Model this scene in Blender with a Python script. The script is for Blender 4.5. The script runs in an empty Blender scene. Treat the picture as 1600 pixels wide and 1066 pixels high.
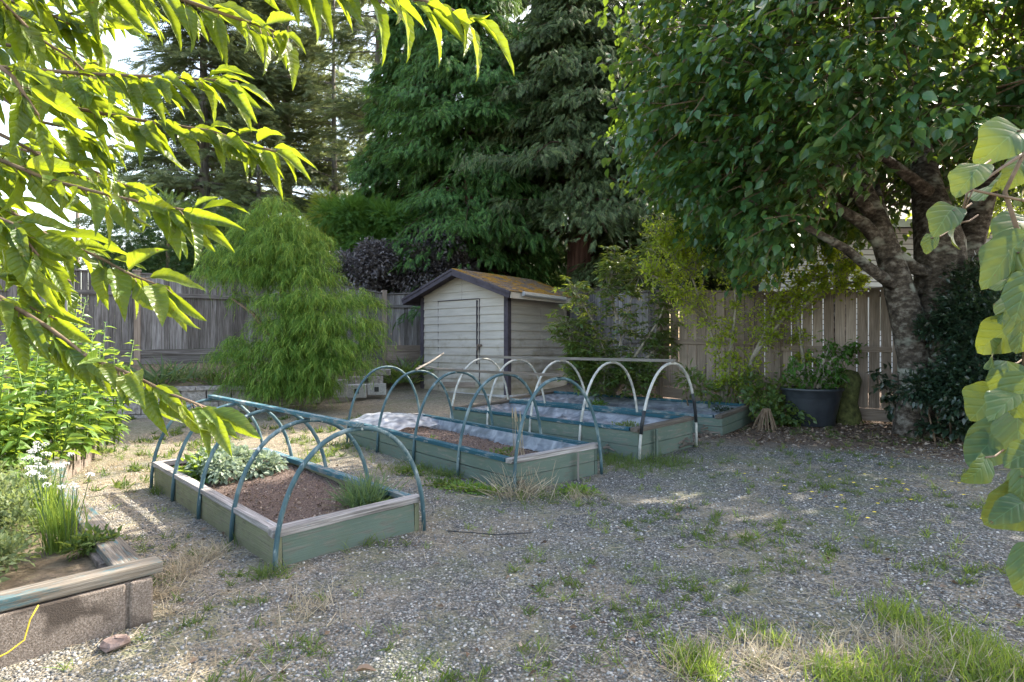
import bpy, math, random
import numpy as np
from mathutils import Vector, Matrix, Euler
random.seed(7); rng = np.random.default_rng(7)
R = math.radians
C = bpy.context.scene.collection
S = bpy.context.scene

# ------------------------------------------------------------------ camera, sky, sun, exposure
F, HY, CH = 950.0, 541.0, 1.6           # focal length and horizon row in photo pixels, eye height
cam = bpy.data.cameras.new('camera'); co = bpy.data.objects.new('camera', cam); C.objects.link(co)
co.location = (0, 0, CH); co.rotation_euler = (R(90), 0, 0)
cam.sensor_width = 36; cam.lens = 36*F/1600; cam.shift_y = (HY-533)/1600
cam.clip_start = .05; cam.clip_end = 600
S.camera = co
SUN_AZ, SUN_EL = R(49), R(44)
w = bpy.data.worlds.new('World'); S.world = w; w.use_nodes = True
nt = w.node_tree; nt.nodes.clear()
sk = nt.nodes.new('ShaderNodeTexSky'); sk.sky_type = 'NISHITA'; sk.sun_disc = False
sk.sun_elevation = SUN_EL; sk.sun_rotation = SUN_AZ; sk.air_density = 1.0; sk.dust_density = 2.5; sk.ozone_density = 1.0
bg = nt.nodes.new('ShaderNodeBackground'); bg.inputs[1].default_value = .15
ow = nt.nodes.new('ShaderNodeOutputWorld'); wm = nt.nodes.new('ShaderNodeMix'); wm.data_type = 'RGBA'; wm.blend_type = 'MULTIPLY'; wm.inputs[0].default_value = 1; wm.inputs[7].default_value = (1.14, 1.0, .84, 1)
nt.links.new(sk.outputs[0], wm.inputs[6]); nt.links.new(wm.outputs[2], bg.inputs[0]); nt.links.new(bg.outputs[0], ow.inputs[0])
sl = bpy.data.lights.new('sun', 'SUN'); sl.energy = 3.0; sl.angle = R(.53); sl.color = (1, .93, .80)
so = bpy.data.objects.new('sun', sl); C.objects.link(so)
sd = Vector((math.sin(SUN_AZ)*math.cos(SUN_EL), math.cos(SUN_AZ)*math.cos(SUN_EL), math.sin(SUN_EL)))
so.rotation_euler = sd.to_track_quat('Z', 'Y').to_euler(); so.location = (8, 8, 20)
S.view_settings.view_transform = 'Standard'; S.view_settings.look = 'None'
S.view_settings.exposure = 2.6; S.view_settings.gamma = 1
S.cycles.max_bounces = 8; S.cycles.transparent_max_bounces = 8; S.cycles.transmission_bounces = 6
S.cycles.sample_clamp_indirect = 6

def GZ(x, y):                            # height of the ground
    t = np.clip(y-10, 0, 9)
    return .02*np.clip(x, -14, 14)+.02*np.clip(y, -5, 22)+.045*t*t/(t+.6)
def P(px, py, Y): return Vector(((px-800)/F*Y, Y, CH-(py-HY)/F*Y))
def PX(px, Y): return (px-800)/F*Y

def GP(px, py):                          # point of the ground seen at a pixel
    Y = 3.0
    for _ in range(60):
        X = PX(px, Y); Y = .5*Y+.5*(CH-float(GZ(X, Y)))*F/(py-HY)
    return Vector((PX(px, Y), Y, float(GZ(PX(px, Y), Y))))

# ------------------------------------------------------------------ mesh helpers
def tag(o, label=None, cat=None, group=None, kind=None):
    for k, v in (('label', label), ('category', cat), ('group', group), ('kind', kind)):
        if v: o[k] = v
    return o
def thing(name, loc, label, cat, group=None):
    o = bpy.data.objects.new(name, None); C.objects.link(o); o.location = loc; o.empty_display_size = .2
    return tag(o, label, cat, group)
def rootloc(p):
    v = Vector((0, 0, 0))
    while p is not None: v += p.location; p = p.parent
    return v
def link(name, me, m, parent=None, smooth=False):
    o = bpy.data.objects.new(name, me); C.objects.link(o)
    if m: me.materials.append(m)
    if parent is not None:
        o.parent = parent; L = rootloc(parent)
        me.transform(Matrix.Translation(-L))
    if smooth: me.polygons.foreach_set('use_smooth', [True]*len(me.polygons))
    return o
class MB:
    """collects boxes, tubes and lathes in world coordinates, builds ONE mesh"""
    def __init__(s): s.v = []; s.f = []; s.uv = []
    def box(s, c, size, M=None, jit=0, taper=None):
        """size=(length, depth, height); u runs along the longest side"""
        n = len(s.v); c = Vector(c); hx, hy, hz = [a/2 for a in size]
        M = M or Matrix.Identity(3)
        for sx, sy, sz in ((-1,-1,-1),(1,-1,-1),(1,1,-1),(-1,1,-1),(-1,-1,1),(1,-1,1),(1,1,1),(-1,1,1)):
            p = Vector((sx*hx, sy*hy, sz*hz))
            if jit: p += Vector((random.uniform(-jit, jit), random.uniform(-jit, jit), random.uniform(-jit, jit)))
            s.v.append(c+M @ p)
        loc = [(-hx,-hy,-hz),(hx,-hy,-hz),(hx,hy,-hz),(-hx,hy,-hz),(-hx,-hy,hz),(hx,-hy,hz),(hx,hy,hz),(-hx,hy,hz)]
        ax = max(range(3), key=lambda i: size[i]); o1 = random.uniform(0, 30); o2 = random.uniform(0, 30)
        others = [i for i in range(3) if i != ax]
        for f in ((0,3,2,1),(4,5,6,7),(0,1,5,4),(2,3,7,6),(1,2,6,5),(3,0,4,7)):
            s.f.append([n+i for i in f])
            s.uv += [(loc[i][ax]+o1, loc[i][others[0]]+loc[i][others[1]]+o2) for i in f]
        return s
    def beam(s, a, b, wd, ht, up=(0,0,1), jit=0):
        a = Vector(a); b = Vector(b); d = (b-a); L = d.length; d.normalize()
        up = Vector(up); side = up.cross(d); side.normalize(); u2 = d.cross(side)
        M = Matrix((d, side, u2)).transposed()
        return s.box((a+b)/2, (L, wd, ht), M, jit)
    def tube(s, pts, rad, sides=8, cap=True):
        pts = [Vector(p) for p in pts]; n0 = len(s.v); k = len(pts)
        if not hasattr(rad, '__len__'): rad = [rad]*k
        t0 = (pts[1]-pts[0]).normalized(); a = Vector((0,0,1)) if abs(t0.z) < .9 else Vector((1,0,0))
        nrm = t0.cross(a).normalized(); dist = 0
        for i, p in enumerate(pts):
            t = (pts[min(i+1, k-1)]-pts[max(i-1, 0)]).normalized()
            nrm = (nrm-t*nrm.dot(t)).normalized(); bi = t.cross(nrm)
            for j in range(sides):
                an = 2*math.pi*j/sides
                s.v.append(p+(nrm*math.cos(an)+bi*math.sin(an))*rad[i])
        for i in range(k-1):
            dl = (pts[i+1]-pts[i]).length
            for j in range(sides):
                j2 = (j+1) % sides
                s.f.append([n0+i*sides+j, n0+i*sides+j2, n0+(i+1)*sides+j2, n0+(i+1)*sides+j])
                c = 2*math.pi*rad[i]
                s.uv += [(dist, j/sides*c), (dist, (j+1)/sides*c), (dist+dl, (j+1)/sides*c), (dist+dl, j/sides*c)]
            dist += dl
        if cap:
            for i, fl in ((0, True), (k-1, False)):
                f = [n0+i*sides+j for j in range(sides)]
                s.f.append(f[::-1] if fl else f); s.uv += [(0, 0)]*sides
        return s
    def poly(s, vs, fs):
        n = len(s.v); s.v += [Vector(v) for v in vs]
        for f in fs: s.f.append([n+i for i in f]); s.uv += [(s.v[n+i].x+s.v[n+i].y, s.v[n+i].z) for i in f]
        return s
    def lathe(s, c, prof, seg=40):
        n = len(s.v); c = Vector(c)
        for r, z in prof:
            for j in range(seg):
                a = 2*math.pi*j/seg; s.v.append(c+Vector((r*math.cos(a), r*math.sin(a), z)))
        for i in range(len(prof)-1):
            for j in range(seg):
                j2 = (j+1) % seg
                s.f.append([n+i*seg+j, n+i*seg+j2, n+(i+1)*seg+j2, n+(i+1)*seg+j]); s.uv += [(0, 0)]*4
        return s
    def build(s, name, m, parent=None, smooth=False, bevel=0):
        me = bpy.data.meshes.new(name); me.from_pydata([tuple(v) for v in s.v], [], s.f)
        uvl = me.uv_layers.new(name='UVMap'); uvl.data.foreach_set('uv', np.array(s.uv, 'f').ravel())
        me.validate(); me.update()
        o = link(name, me, m, parent, smooth)
        if bevel:
            b = o.modifiers.new('bevel', 'BEVEL'); b.width = bevel; b.segments = 2; b.limit_method = 'ANGLE'
        return o

# leaf templates: (verts (k,3): along, across, up ; faces)
def T_simple(wm=.5, pos=.38, fold=.12):
    return (np.array([(0,0,0),(pos,-wm/2,fold),(pos,0,0),(pos,wm/2,fold),(1,0,-.08)], float), [(0,1,2),(0,2,3),(1,4,2),(2,4,3)])
def T_detail(wm=.42, n=7, curl=.35, fold=.10, heart=False, lob=0, teeth=0):
    v = []; f = []
    for i in range(n+1):
        t = i/n
        wd = wm*(math.sin(math.pi*t**.8)**.8)*(1-.25*t) if not heart else wm*(math.sqrt(max(0, 1-(2*t**.82-1)**2)))*(1+lob*math.cos(11*t))*(1 if t < .6 else 1-.75*(t-.6))
        z = -curl*t*t
        wd *= 1-teeth*(i % 2)
        back = 0
        if heart and t < .4: back = -.12*(1-t/.4)
        for k, sx in enumerate((-1, -.5, 0, .5, 1)):
            wav = .018*math.sin(5*i+k*2)
            v.append((t+back*abs(sx)*1.5, wd*sx/1.0, z+fold*abs(sx)*wd*2+wav*(abs(sx) > .6)))
    for i in range(n):
        for k in range(4):
            a = i*5+k; f.append((a, a+1, a+6, a+5))
    return np.array(v), f
def T_frond(pairs=6, ang=38, fl=.38, fw=.07, droop=.45):
    v = []; f = []
    def blade(x0, y0, dx, dy, wd):
        n = len(v); L = math.hypot(dx, dy); px, py = -dy/L*wd/2, dx/L*wd/2
        for (x, y) in ((x0-px, y0-py), (x0+px, y0+py), (x0+dx*.7+px, y0+dy*.7+py), (x0+dx, y0+dy)):
            v.append((x, y, -droop*(x*x+abs(y)*.6)))
        f.append((n, n+1, n+2, n+3))
    blade(0, 0, 1, 0, fw*.8); 
    for i in range(pairs):
        s = .08+.84*i/pairs; L = fl*(1-.55*s)
        a = math.radians(ang)
        for sg in (-1, 1): blade(s, 0, L*math.cos(a), sg*L*math.sin(a), fw)
    return np.array(v), f
def T_strand(wd=.07, droop=1.0):
    v = []; f = []
    pts = [(0, 0), (.35, .05), (.65, -.18*droop), (.85, -.6*droop)]
    for i, (x, z) in enumerate(pts):
        ww = wd*(1-.25*i)
        v += [(x, -ww/2, z), (x, ww/2, z)]
    for i in range(3): f.append((2*i, 2*i+1, 2*i+3, 2*i+2))
    return np.array(v), f
def T_blade(wd=.06, bend=.5):
    v = []; f = []
    for i, t in enumerate((0, .4, .75)):
        v += [(t, -wd/2*(1-.3*t), -bend*t*t), (t, wd/2*(1-.3*t), -bend*t*t)]
    v.append((1, 0, -bend)); f = [(0,1,3,2), (2,3,5,4), (4,5,6)]
    return np.array(v), f
def norm(a): return a/np.maximum(np.linalg.norm(a, axis=-1, keepdims=True), 1e-9)
def foliage(name, m, parent, pos, dr, size, tpl, up=None, roll=.5, wvar=0, uv=False, smooth=False, warp=0):
    """pos (n,3), dr (n,3) direction of each leaf, size (n,)"""
    tv, tf = tpl; pos = np.asarray(pos, float); dr = norm(np.asarray(dr, float)); n = len(pos); k = len(tv)
    if up is None: up = np.tile([0., 0, 1], (n, 1))
    up = up+rng.normal(0, roll, (n, 3))
    side = norm(np.cross(up, dr)); u2 = np.cross(dr, side)
    size = np.broadcast_to(size, (n,)); ws = size*(1+(rng.random(n)-.5)*wvar)
    V = pos[:, None, :]+dr[:, None, :]*(tv[None, :, 0, None]*size[:, None, None])+side[:, None, :]*(tv[None, :, 1, None]*ws[:, None, None])+u2[:, None, :]*(tv[None, :, 2, None]*size[:, None, None])
    V = V.reshape(-1, 3)
    if warp: V = V+warp*np.sin(V[:, [1, 2, 0]]*38+V[:, [2, 0, 1]]*23)
    if parent is not None: V = V-np.array(rootloc(parent))
    ls = np.array([len(f) for f in tf]); flat = np.concatenate([np.array(f) for f in tf])
    loops = (flat[None, :]+(np.arange(n)*k)[:, None]).ravel()
    tot = np.tile(ls, n); st = np.concatenate([[0], np.cumsum(tot)[:-1]])
    me = bpy.data.meshes.new(name); me.vertices.add(len(V)); me.vertices.foreach_set('co', V.astype('f').ravel())
    me.loops.add(len(loops)); me.loops.foreach_set('vertex_index', loops.astype('i'))
    me.polygons.add(len(tot)); me.polygons.foreach_set('loop_start', st.astype('i')); me.polygons.foreach_set('loop_total', tot.astype('i'))
    if smooth: me.polygons.foreach_set('use_smooth', np.ones(len(tot), bool))
    if uv:
        l = me.uv_layers.new(name='UVMap'); l.data.foreach_set('uv', np.tile(tv[flat][:, :2], (n, 1)).astype('f').ravel())
    me.update(calc_edges=True); me.materials.append(m)
    o = bpy.data.objects.new(name, me); C.objects.link(o)
    if parent is not None: o.parent = parent
    return o

# ------------------------------------------------------------------ materials
def newmat(name):
    m = bpy.data.materials.new(name); m.use_nodes = True; n = m.node_tree
    for x in list(n.nodes): n.nodes.remove(x)
    out = n.nodes.new('ShaderNodeOutputMaterial')
    return m, n, out
def nd(n, t, **kw):
    x = n.nodes.new('ShaderNode'+t)
    for k, v in kw.items(): setattr(x, k, v)
    return x
def ramp(n, src, stops):
    r = nd(n, 'ValToRGB'); cr = r.color_ramp
    while len(cr.elements) < len(stops): cr.elements.new(.5)
    for e, (p, c) in zip(cr.elements, stops): e.position = p; e.color = (*c, 1) if len(c) == 3 else c
    n.links.new(src, r.inputs[0]); return r.outputs[0]
def noise(n, vec, scale, detail=4, rough=.6, dist=0):
    x = nd(n, 'TexNoise'); x.inputs['Scale'].default_value = scale; x.inputs['Detail'].default_value = detail
    x.inputs['Roughness'].default_value = rough; x.inputs['Distortion'].default_value = dist
    n.links.new(vec, x.inputs['Vector']); return x.outputs['Fac']
def mapping(n, src, scale=(1,1,1), loc=(0,0,0)):
    x = nd(n, 'Mapping'); x.inputs['Scale'].default_value = scale; x.inputs['Location'].default_value = loc
    n.links.new(src, x.inputs['Vector']); return x.outputs[0]
def mix(n, a, b, fac, mode='MIX'):
    x = nd(n, 'Mix', data_type='RGBA', blend_type=mode)
    for s, i in ((fac, 0), (a, 6), (b, 7)):
        if hasattr(s, 'is_linked') or hasattr(s, 'links'): n.links.new(s, x.inputs[i])
        elif i == 0: x.inputs[0].default_value = s
        else: x.inputs[i].default_value = (*s, 1)
    return x.outputs[2]
def math_(n, op, a, b=None, clamp=False):
    x = nd(n, 'Math', operation=op, use_clamp=clamp)
    for s, i in ((a, 0), (b, 1)):
        if s is None: continue
        if hasattr(s, 'links'): n.links.new(s, x.inputs[i])
        else: x.inputs[i].default_value = s
    return x.outputs[0]
def bump(n, h, strength=.5, dist=.01, nrm=None):
    b = nd(n, 'Bump'); b.inputs['Strength'].default_value = strength; b.inputs['Distance'].default_value = dist
    n.links.new(h, b.inputs['Height'])
    if nrm is not None: n.links.new(nrm, b.inputs['Normal'])
    return b.outputs[0]
def pbsdf(n, out, col, rough=.8, nrm=None, spec=.3, metal=0):
    p = nd(n, 'BsdfPrincipled')
    if hasattr(col, 'links'): n.links.new(col, p.inputs['Base Color'])
    else: p.inputs['Base Color'].default_value = (*col, 1)
    if hasattr(rough, 'links'): n.links.new(rough, p.inputs['Roughness'])
    else: p.inputs['Roughness'].default_value = rough
    p.inputs['Specular IOR Level'].default_value = spec; p.inputs['Metallic'].default_value = metal
    if nrm is not None: n.links.new(nrm, p.inputs['Normal'])
    n.links.new(p.outputs[0], out.inputs[0]); return p

def leaf_mat(name, cols, trans, tf=.4, rough=.45, spec=.4, veins=0, back=None):
    """cols: dark -> light natural colours, one picked per leaf; trans: colour of light let through"""
    m, n, out = newmat(name); g = nd(n, 'NewGeometry')
    k = len(cols)
    c = ramp(n, g.outputs['Random Per Island'], [(i/(k-1), cols[i]) for i in range(k)])
    t = mix(n, trans, c, .25)
    nrm = None
    if veins:
        tcb = nd(n, 'TexCoord'); sp = noise(n, tcb.outputs['Object'], 55, 3, .6); yl = noise(n, tcb.outputs['Object'], 9, 3, .6)
        c = mix(n, c, (.20,.20,.03), math_(n, 'MULTIPLY', ramp(n, yl, [(.52, (0,0,0)), (.72, (1,1,1))]), .6))
        sk_ = ramp(n, sp, [(.70, (0,0,0)), (.735, (1,1,1))]); c = mix(n, c, (.13,.06,.02), sk_); t = mix(n, t, (.20,.09,.02), sk_)
        tc = nd(n, 'TexCoord'); s = nd(n, 'SeparateXYZ'); n.links.new(tc.outputs['UV'], s.inputs[0])
        ab = math_(n, 'ABSOLUTE', s.outputs[1])
        ph = math_(n, 'SUBTRACT', s.outputs[0], math_(n, 'MULTIPLY', ab, 1.1))
        wv = math_(n, 'SINE', math_(n, 'MULTIPLY', ph, veins*6.283))
        wv = math_(n, 'POWER', math_(n, 'MULTIPLY_ADD', wv, .5, ) if False else math_(n, 'ADD', math_(n, 'MULTIPLY', wv, .5), .5), 5)
        mid = math_(n, 'LESS_THAN', ab, .012)
        v = math_(n, 'MAXIMUM', math_(n, 'MULTIPLY', wv, .55), mid)
        c = mix(n, c, tuple(min(1, x*2.2+.03) for x in cols[-1]), math_(n, 'MULTIPLY', v, .45))
        t = mix(n, t, tuple(x*.55 for x in trans), math_(n, 'MULTIPLY', v, .8))
        nrm = bump(n, wv, .5, .004)
    p = nd(n, 'BsdfPrincipled'); n.links.new(c, p.inputs['Base Color']); p.inputs['Roughness'].default_value = rough
    p.inputs['Specular IOR Level'].default_value = spec
    if nrm is not None: n.links.new(nrm, p.inputs['Normal'])
    tr = nd(n, 'BsdfTranslucent'); n.links.new(t, tr.inputs[0])
    mx = nd(n, 'MixShader'); mx.inputs[0].default_value = tf
    n.links.new(p.outputs[0], mx.inputs[1]); n.links.new(tr.outputs[0], mx.inputs[2]); n.links.new(mx.outputs[0], out.inputs[0])
    return m

def wood_mat(name, stops, paint=None, paint_amt=.5, rough=.85, gscale=1.0, bstr=.6, dirt=None):
    """grain runs along U (metres). paint: colour left in patches over the weathered wood"""
    m, n, out = newmat(name); tc = nd(n, 'TexCoord'); uv = tc.outputs['UV']
    g1 = noise(n, mapping(n, uv, (2.2*gscale, 70*gscale, 1)), 1, 5, .65, .4)
    g2 = noise(n, mapping(n, uv, (1.0, 5, 1)), 1.2, 3, .6)
    big = noise(n, tc.outputs['Object'], 2.3, 4, .6)
    geo = nd(n, 'NewGeometry')
    f = math_(n, 'ADD', math_(n, 'MULTIPLY', g1, .55), math_(n, 'ADD', math_(n, 'MULTIPLY', g2, .30), math_(n, 'MULTIPLY', geo.outputs['Random Per Island'], .15)))
    col = ramp(n, f, stops)
    h = g1
    if paint:
        pm = noise(n, mapping(n, uv, (5, 26, 1)), 1, 6, .72, .6)
        pm = math_(n, 'ADD', math_(n, 'MULTIPLY', pm, .7), math_(n, 'MULTIPLY', big, .3))
        lo = .62-.3*paint_amt
        k = ramp(n, pm, [(lo, (0,0,0)), (lo+.07, (1,1,1))])
        pc = mix(n, paint, tuple(x*.62 for x in paint), big)
        col = mix(n, col, pc, k)
    if dirt:
        dm = ramp(n, noise(n, mapping(n, tc.outputs['Object'], (1,1,1.6)), 3.0, 5, .7), [(.48, (0,0,0)), (.72, (1,1,1))])
        col = mix(n, col, dirt, math_(n, 'MULTIPLY', dm, .55))
    pbsdf(n, out, col, rough, bump(n, h, bstr, .006), .25)
    return m
def noise_mat(name, stops, scale=4, rough=.85, bstr=.4, bd=.01, detail=6, stretch=(1,1,1), spec=.25, s2=None):
    m, n, out = newmat(name); tc = nd(n, 'TexCoord'); v = mapping(n, tc.outputs['Object'], stretch)
    a = noise(n, v, scale, detail, .65); c = ramp(n, a, stops)
    if s2:
        b = noise(n, v, s2[0], 3, .5); c = mix(n, c, s2[1], ramp(n, b, [(s2[2], (0,0,0)), (s2[2]+.12, (1,1,1))]))
    pbsdf(n, out, c, rough, bump(n, a, bstr, bd), spec)
    return m
def plain(name, col, rough=.5, spec=.4, metal=0):
    m, n, out = newmat(name); pbsdf(n, out, col, rough, None, spec, metal); return m

M = {}
M['fence_old'] = wood_mat('weathered_fence_wood', [(.33, (.035,.03,.028)), (.44, (.10,.09,.085)), (.55, (.19,.175,.175)), (.68, (.36,.35,.35))], gscale=.8, bstr=1)
M['fence_brown'] = wood_mat('brown_fence_wood', [(.3, (.09,.07,.055)), (.5, (.245,.195,.16)), (.7, (.42,.35,.30))])
M['green_board'] = wood_mat('green_painted_board', [(.3, (.06,.065,.055)), (.7, (.20,.21,.18))], paint=(.125,.17,.14), paint_amt=.66, dirt=(.10,.12,.075), bstr=1)
M['olive_board'] = wood_mat('olive_stained_board', [(.3, (.08,.075,.05)), (.7, (.26,.25,.18))], paint=(.21,.22,.135), paint_amt=.65, bstr=1, dirt=(.09,.09,.05))
M['teal_rail'] = wood_mat('teal_painted_rail', [(.3, (.10,.10,.10)), (.7, (.38,.38,.37))], paint=(.022,.085,.115), paint_amt=.75)
M['grey_rail'] = wood_mat('worn_grey_rail', [(.34, (.06,.055,.05)), (.48, (.27,.25,.24)), (.66, (.58,.56,.55))], paint=(.10,.19,.24), paint_amt=.14, bstr=1)
M['ridge_teal'] = wood_mat('teal_ridge_slat', [(.3, (.10,.11,.11)), (.7, (.30,.32,.32))], paint=(.045,.13,.165), paint_amt=.6, bstr=1)
M['rot_wood'] = wood_mat('rotting_wood', [(.3, (.03,.025,.02)), (.55, (.14,.12,.10)), (.8, (.30,.27,.24))])
M['grey_stick'] = wood_mat('grey_slat', [(.3, (.07,.065,.055)), (.6, (.22,.20,.18)), (.85, (.40,.38,.35))])
M['cap_timber'] = wood_mat('cap_timber', [(.34, (.04,.034,.028)), (.48, (.15,.13,.105)), (.68, (.35,.32,.28))], paint=(.08,.15,.165), paint_amt=.36, bstr=1)
M['shed_dark'] = plain('shed_dark_trim', (.045,.038,.050), .7)
M['shed_dark'] = noise_mat('shed_dark_trim', [(.3, (.038,.032,.042)), (.7, (.075,.064,.08))], 6, .75, .2)
def siding_mat():
    m, n, out = newmat('shed_siding_paint'); tc = nd(n, 'TexCoord')
    a = noise(n, mapping(n, tc.outputs['UV'], (1.5, 14, 1)), 1, 5, .6)
    c = ramp(n, a, [(.3, (.36,.33,.295)), (.7, (.47,.435,.395))])
    st = noise(n, mapping(n, tc.outputs['Object'], (1.2,1.2,1.6)), 1.6, 5, .65)
    sx = nd(n, 'SeparateXYZ'); n.links.new(tc.outputs['Object'], sx.inputs[0])
    low = math_(n, 'MULTIPLY', math_(n, 'SUBTRACT', 1.9, sx.outputs[2]), .14)      # damp-weathered lower courses
    st = math_(n, 'ADD', st, low)
    c = mix(n, c, (.22,.195,.13), ramp(n, st, [(.60, (0,0,0)), (.86, (.8,.8,.8))]))
    pbsdf(n, out, c, .8, bump(n, a, .2, .004), .25); return m
M['siding'] = siding_mat()
M['siding_pale'] = noise_mat('neighbour_siding', [(.3, (.55,.56,.60)), (.7, (.66,.67,.71))], 2, .7, .1)
M['roof_and_lap_shade'] = noise_mat('shingle_and_lap_shade', [(.3, (.06,.06,.065)), (.7, (.13,.125,.12))], 9)
def roof_mat():
    m, n, out = newmat('mossy_shingles'); tc = nd(n, 'TexCoord'); o = tc.outputs['Object']
    a = noise(n, o, 22, 5, .7); c = ramp(n, a, [(.3, (.07,.055,.045)), (.7, (.22,.18,.15))])
    b = noise(n, o, 2.2, 6, .72); sx = nd(n, 'SeparateXYZ'); n.links.new(o, sx.inputs[0])
    mo = ramp(n, noise(n, o, 14, 5, .7), [(.3, (.17,.09,.018)), (.55, (.34,.19,.035)), (.75, (.26,.23,.04))])
    c = mix(n, c, mo, ramp(n, b, [(.46, (0,0,0)), (.55, (1,1,1))]))
    pbsdf(n, out, c, .95, bump(n, a, 1, .02), .1); return m
M['roof'] = roof_mat()
M['hoop_teal'] = noise_mat('faded_teal_pipe', [(.3, (.03,.062,.075)), (.52, (.058,.112,.13)), (.72, (.22,.27,.275))], 9, .5, .05, stretch=(1,1,.35), s2=(30, (.42,.46,.45), .64))
M['hoop_white'] = noise_mat('grubby_white_pipe', [(.3, (.22,.23,.22)), (.55, (.42,.42,.39)), (.7, (.58,.58,.55))], 9, .45, .05)
M['tape'] = plain('black_tape', (.015,.018,.022), .5)
def plastic_mat():
    m, n, out = newmat('clouded_plastic_sheet'); tc = nd(n, 'TexCoord')
    a = noise(n, tc.outputs['Object'], 5, 5, .6, 1.2)
    c = ramp(n, a, [(.3, (.10,.12,.15)), (.48, (.24,.27,.33)), (.66, (.52,.55,.62))])
    p = nd(n, 'BsdfPrincipled'); n.links.new(c, p.inputs['Base Color']); p.inputs['Roughness'].default_value = .28
    n.links.new(bump(n, a, .5, .03), p.inputs['Normal'])
    t = nd(n, 'BsdfTransparent'); mx = nd(n, 'MixShader'); mx.inputs[0].default_value = .28
    tl = nd(n, 'BsdfTranslucent'); tl.inputs[0].default_value = (.8,.82,.85,1)
    m2 = nd(n, 'MixShader'); m2.inputs[0].default_value = .3
    n.links.new(p.outputs[0], m2.inputs[1]); n.links.new(tl.outputs[0], m2.inputs[2])
    n.links.new(m2.outputs[0], mx.inputs[1]); n.links.new(t.outputs[0], mx.inputs[2]); n.links.new(mx.outputs[0], out.inputs[0]); return m
M['plastic'] = plastic_mat()
M['soil'] = noise_mat('garden_soil', [(.32, (.05,.034,.028)), (.52, (.13,.092,.078)), (.64, (.24,.19,.165)), (.74, (.50,.45,.41))], 70, .95, 1, .03)
M['bank'] = noise_mat('bank_soil', [(.3, (.06,.05,.03)), (.55, (.15,.12,.085)), (.75, (.22,.20,.12))], 12, .95, 1, .04)
M['block'] = noise_mat('split_face_block', [(.3, (.13,.115,.105)), (.5, (.27,.245,.23)), (.7, (.42,.39,.37))], 16, .95, 1, .03)
M['block_dark'] = noise_mat('rough_dark_block', [(.3, (.09,.07,.055)), (.5, (.19,.155,.13)), (.72, (.36,.31,.27))], 110, .95, 1, .006, s2=(5, (.075,.06,.05), .50))
M['cinder'] = noise_mat('grey_cinder_block', [(.3, (.26,.26,.26)), (.7, (.46,.46,.46))], 30, .95, .7, .008)
M['bark'] = noise_mat('grey_brown_bark', [(.36, (.022,.018,.015)), (.52, (.085,.07,.058)), (.68, (.24,.22,.195))], 9, .95, 1, .04, stretch=(1,1,1.5), s2=(3.0, (.30,.31,.27), .58))
M['bark_red'] = noise_mat('red_cedar_bark', [(.3, (.035,.018,.014)), (.7, (.15,.08,.06))], 6, .95, 1, .04, stretch=(2,2,.15))
M['bark_grey'] = noise_mat('conifer_bark', [(.3, (.06,.055,.05)), (.7, (.24,.22,.20))], 6, .95, 1, .04, stretch=(2,2,.3))
M['twig'] = noise_mat('twig_bark', [(.3, (.08,.055,.035)), (.7, (.22,.16,.11))], 20, .8, .3)
M['twig_grey'] = noise_mat('grey_twig', [(.3, (.16,.14,.11)), (.7, (.36,.33,.28))], 20, .85, .3)
M['moss'] = noise_mat('mossy_stump', [(.3, (.03,.03,.015)), (.55, (.08,.09,.03)), (.75, (.16,.16,.06))], 12, .95, 1, .03)
M['pot'] = noise_mat('black_plastic_pot', [(.3, (.018,.022,.028)), (.7, (.035,.042,.052))], 5, .38, .1, spec=.5)
M['stone'] = noise_mat('reddish_stone', [(.3, (.10,.07,.06)), (.7, (.25,.19,.17))], 14, .9, .8)
M['twine'] = plain('yellow_twine', (.50,.36,.03), .8)
M['petal'] = plain('white_petal', (.8,.8,.76), .6)
M['dandelion'] = plain('yellow_petal', (.8,.62,.02), .6)
M['gutter'] = plain('gutter_metal', (.42,.44,.47), .4, .5, .3)
M['concrete'] = noise_mat('concrete', [(.3, (.30,.29,.28)), (.7, (.45,.44,.43))], 14, .95, .4)
M['pole'] = plain('pole_wood', (.20,.17,.14), .9)
M['brass'] = plain('rusty_latch', (.16,.12,.10), .6, .4, .5)
M['window'] = plain('window_glass', (.05,.06,.07), .1, .6)

M['L_cherry'] = leaf_mat('cherry_leaf', [(.018,.055,.008), (.038,.09,.012), (.085,.13,.016)], (.44,.55,.02), .44, .42, .5, veins=9)
M['L_vine'] = leaf_mat('vine_leaf', [(.022,.062,.032), (.032,.08,.04), (.05,.10,.035)], (.34,.38,.012), .20, .5, .3, veins=4)
M['L_dog'] = leaf_mat('tree_leaf', [(.016,.058,.022), (.028,.088,.032), (.05,.125,.042)], (.36,.52,.03), .24, .34, .5)
M['L_dog2'] = leaf_mat('tree_leaf_far', [(.03,.06,.02), (.05,.09,.025), (.08,.12,.03)], (.45,.55,.04), .40, .45, .4)
M['L_phlox'] = leaf_mat('tall_perennial_leaf', [(.045,.11,.022), (.075,.155,.035), (.12,.21,.05)], (.50,.65,.06), .38, .42, .4)
M['L_herb'] = leaf_mat('herb_leaf', [(.075,.11,.045), (.12,.165,.075), (.18,.21,.11)], (.42,.50,.14), .3, .6, .3)
M['L_rhodo'] = leaf_mat('rhododendron_leaf', [(.035,.075,.03), (.06,.11,.035), (.10,.15,.04)], (.5,.6,.05), .32, .35, .5)
M['L_yellow'] = leaf_mat('yellow_green_leaf', [(.10,.17,.025), (.20,.28,.035), (.34,.40,.06)], (.8,.9,.07), .5, .45, .4)
M['L_dark'] = leaf_mat('glossy_dark_leaf', [(.012,.028,.018), (.02,.042,.026), (.032,.06,.034)], (.12,.2,.03), .2, .3, .6)
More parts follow.
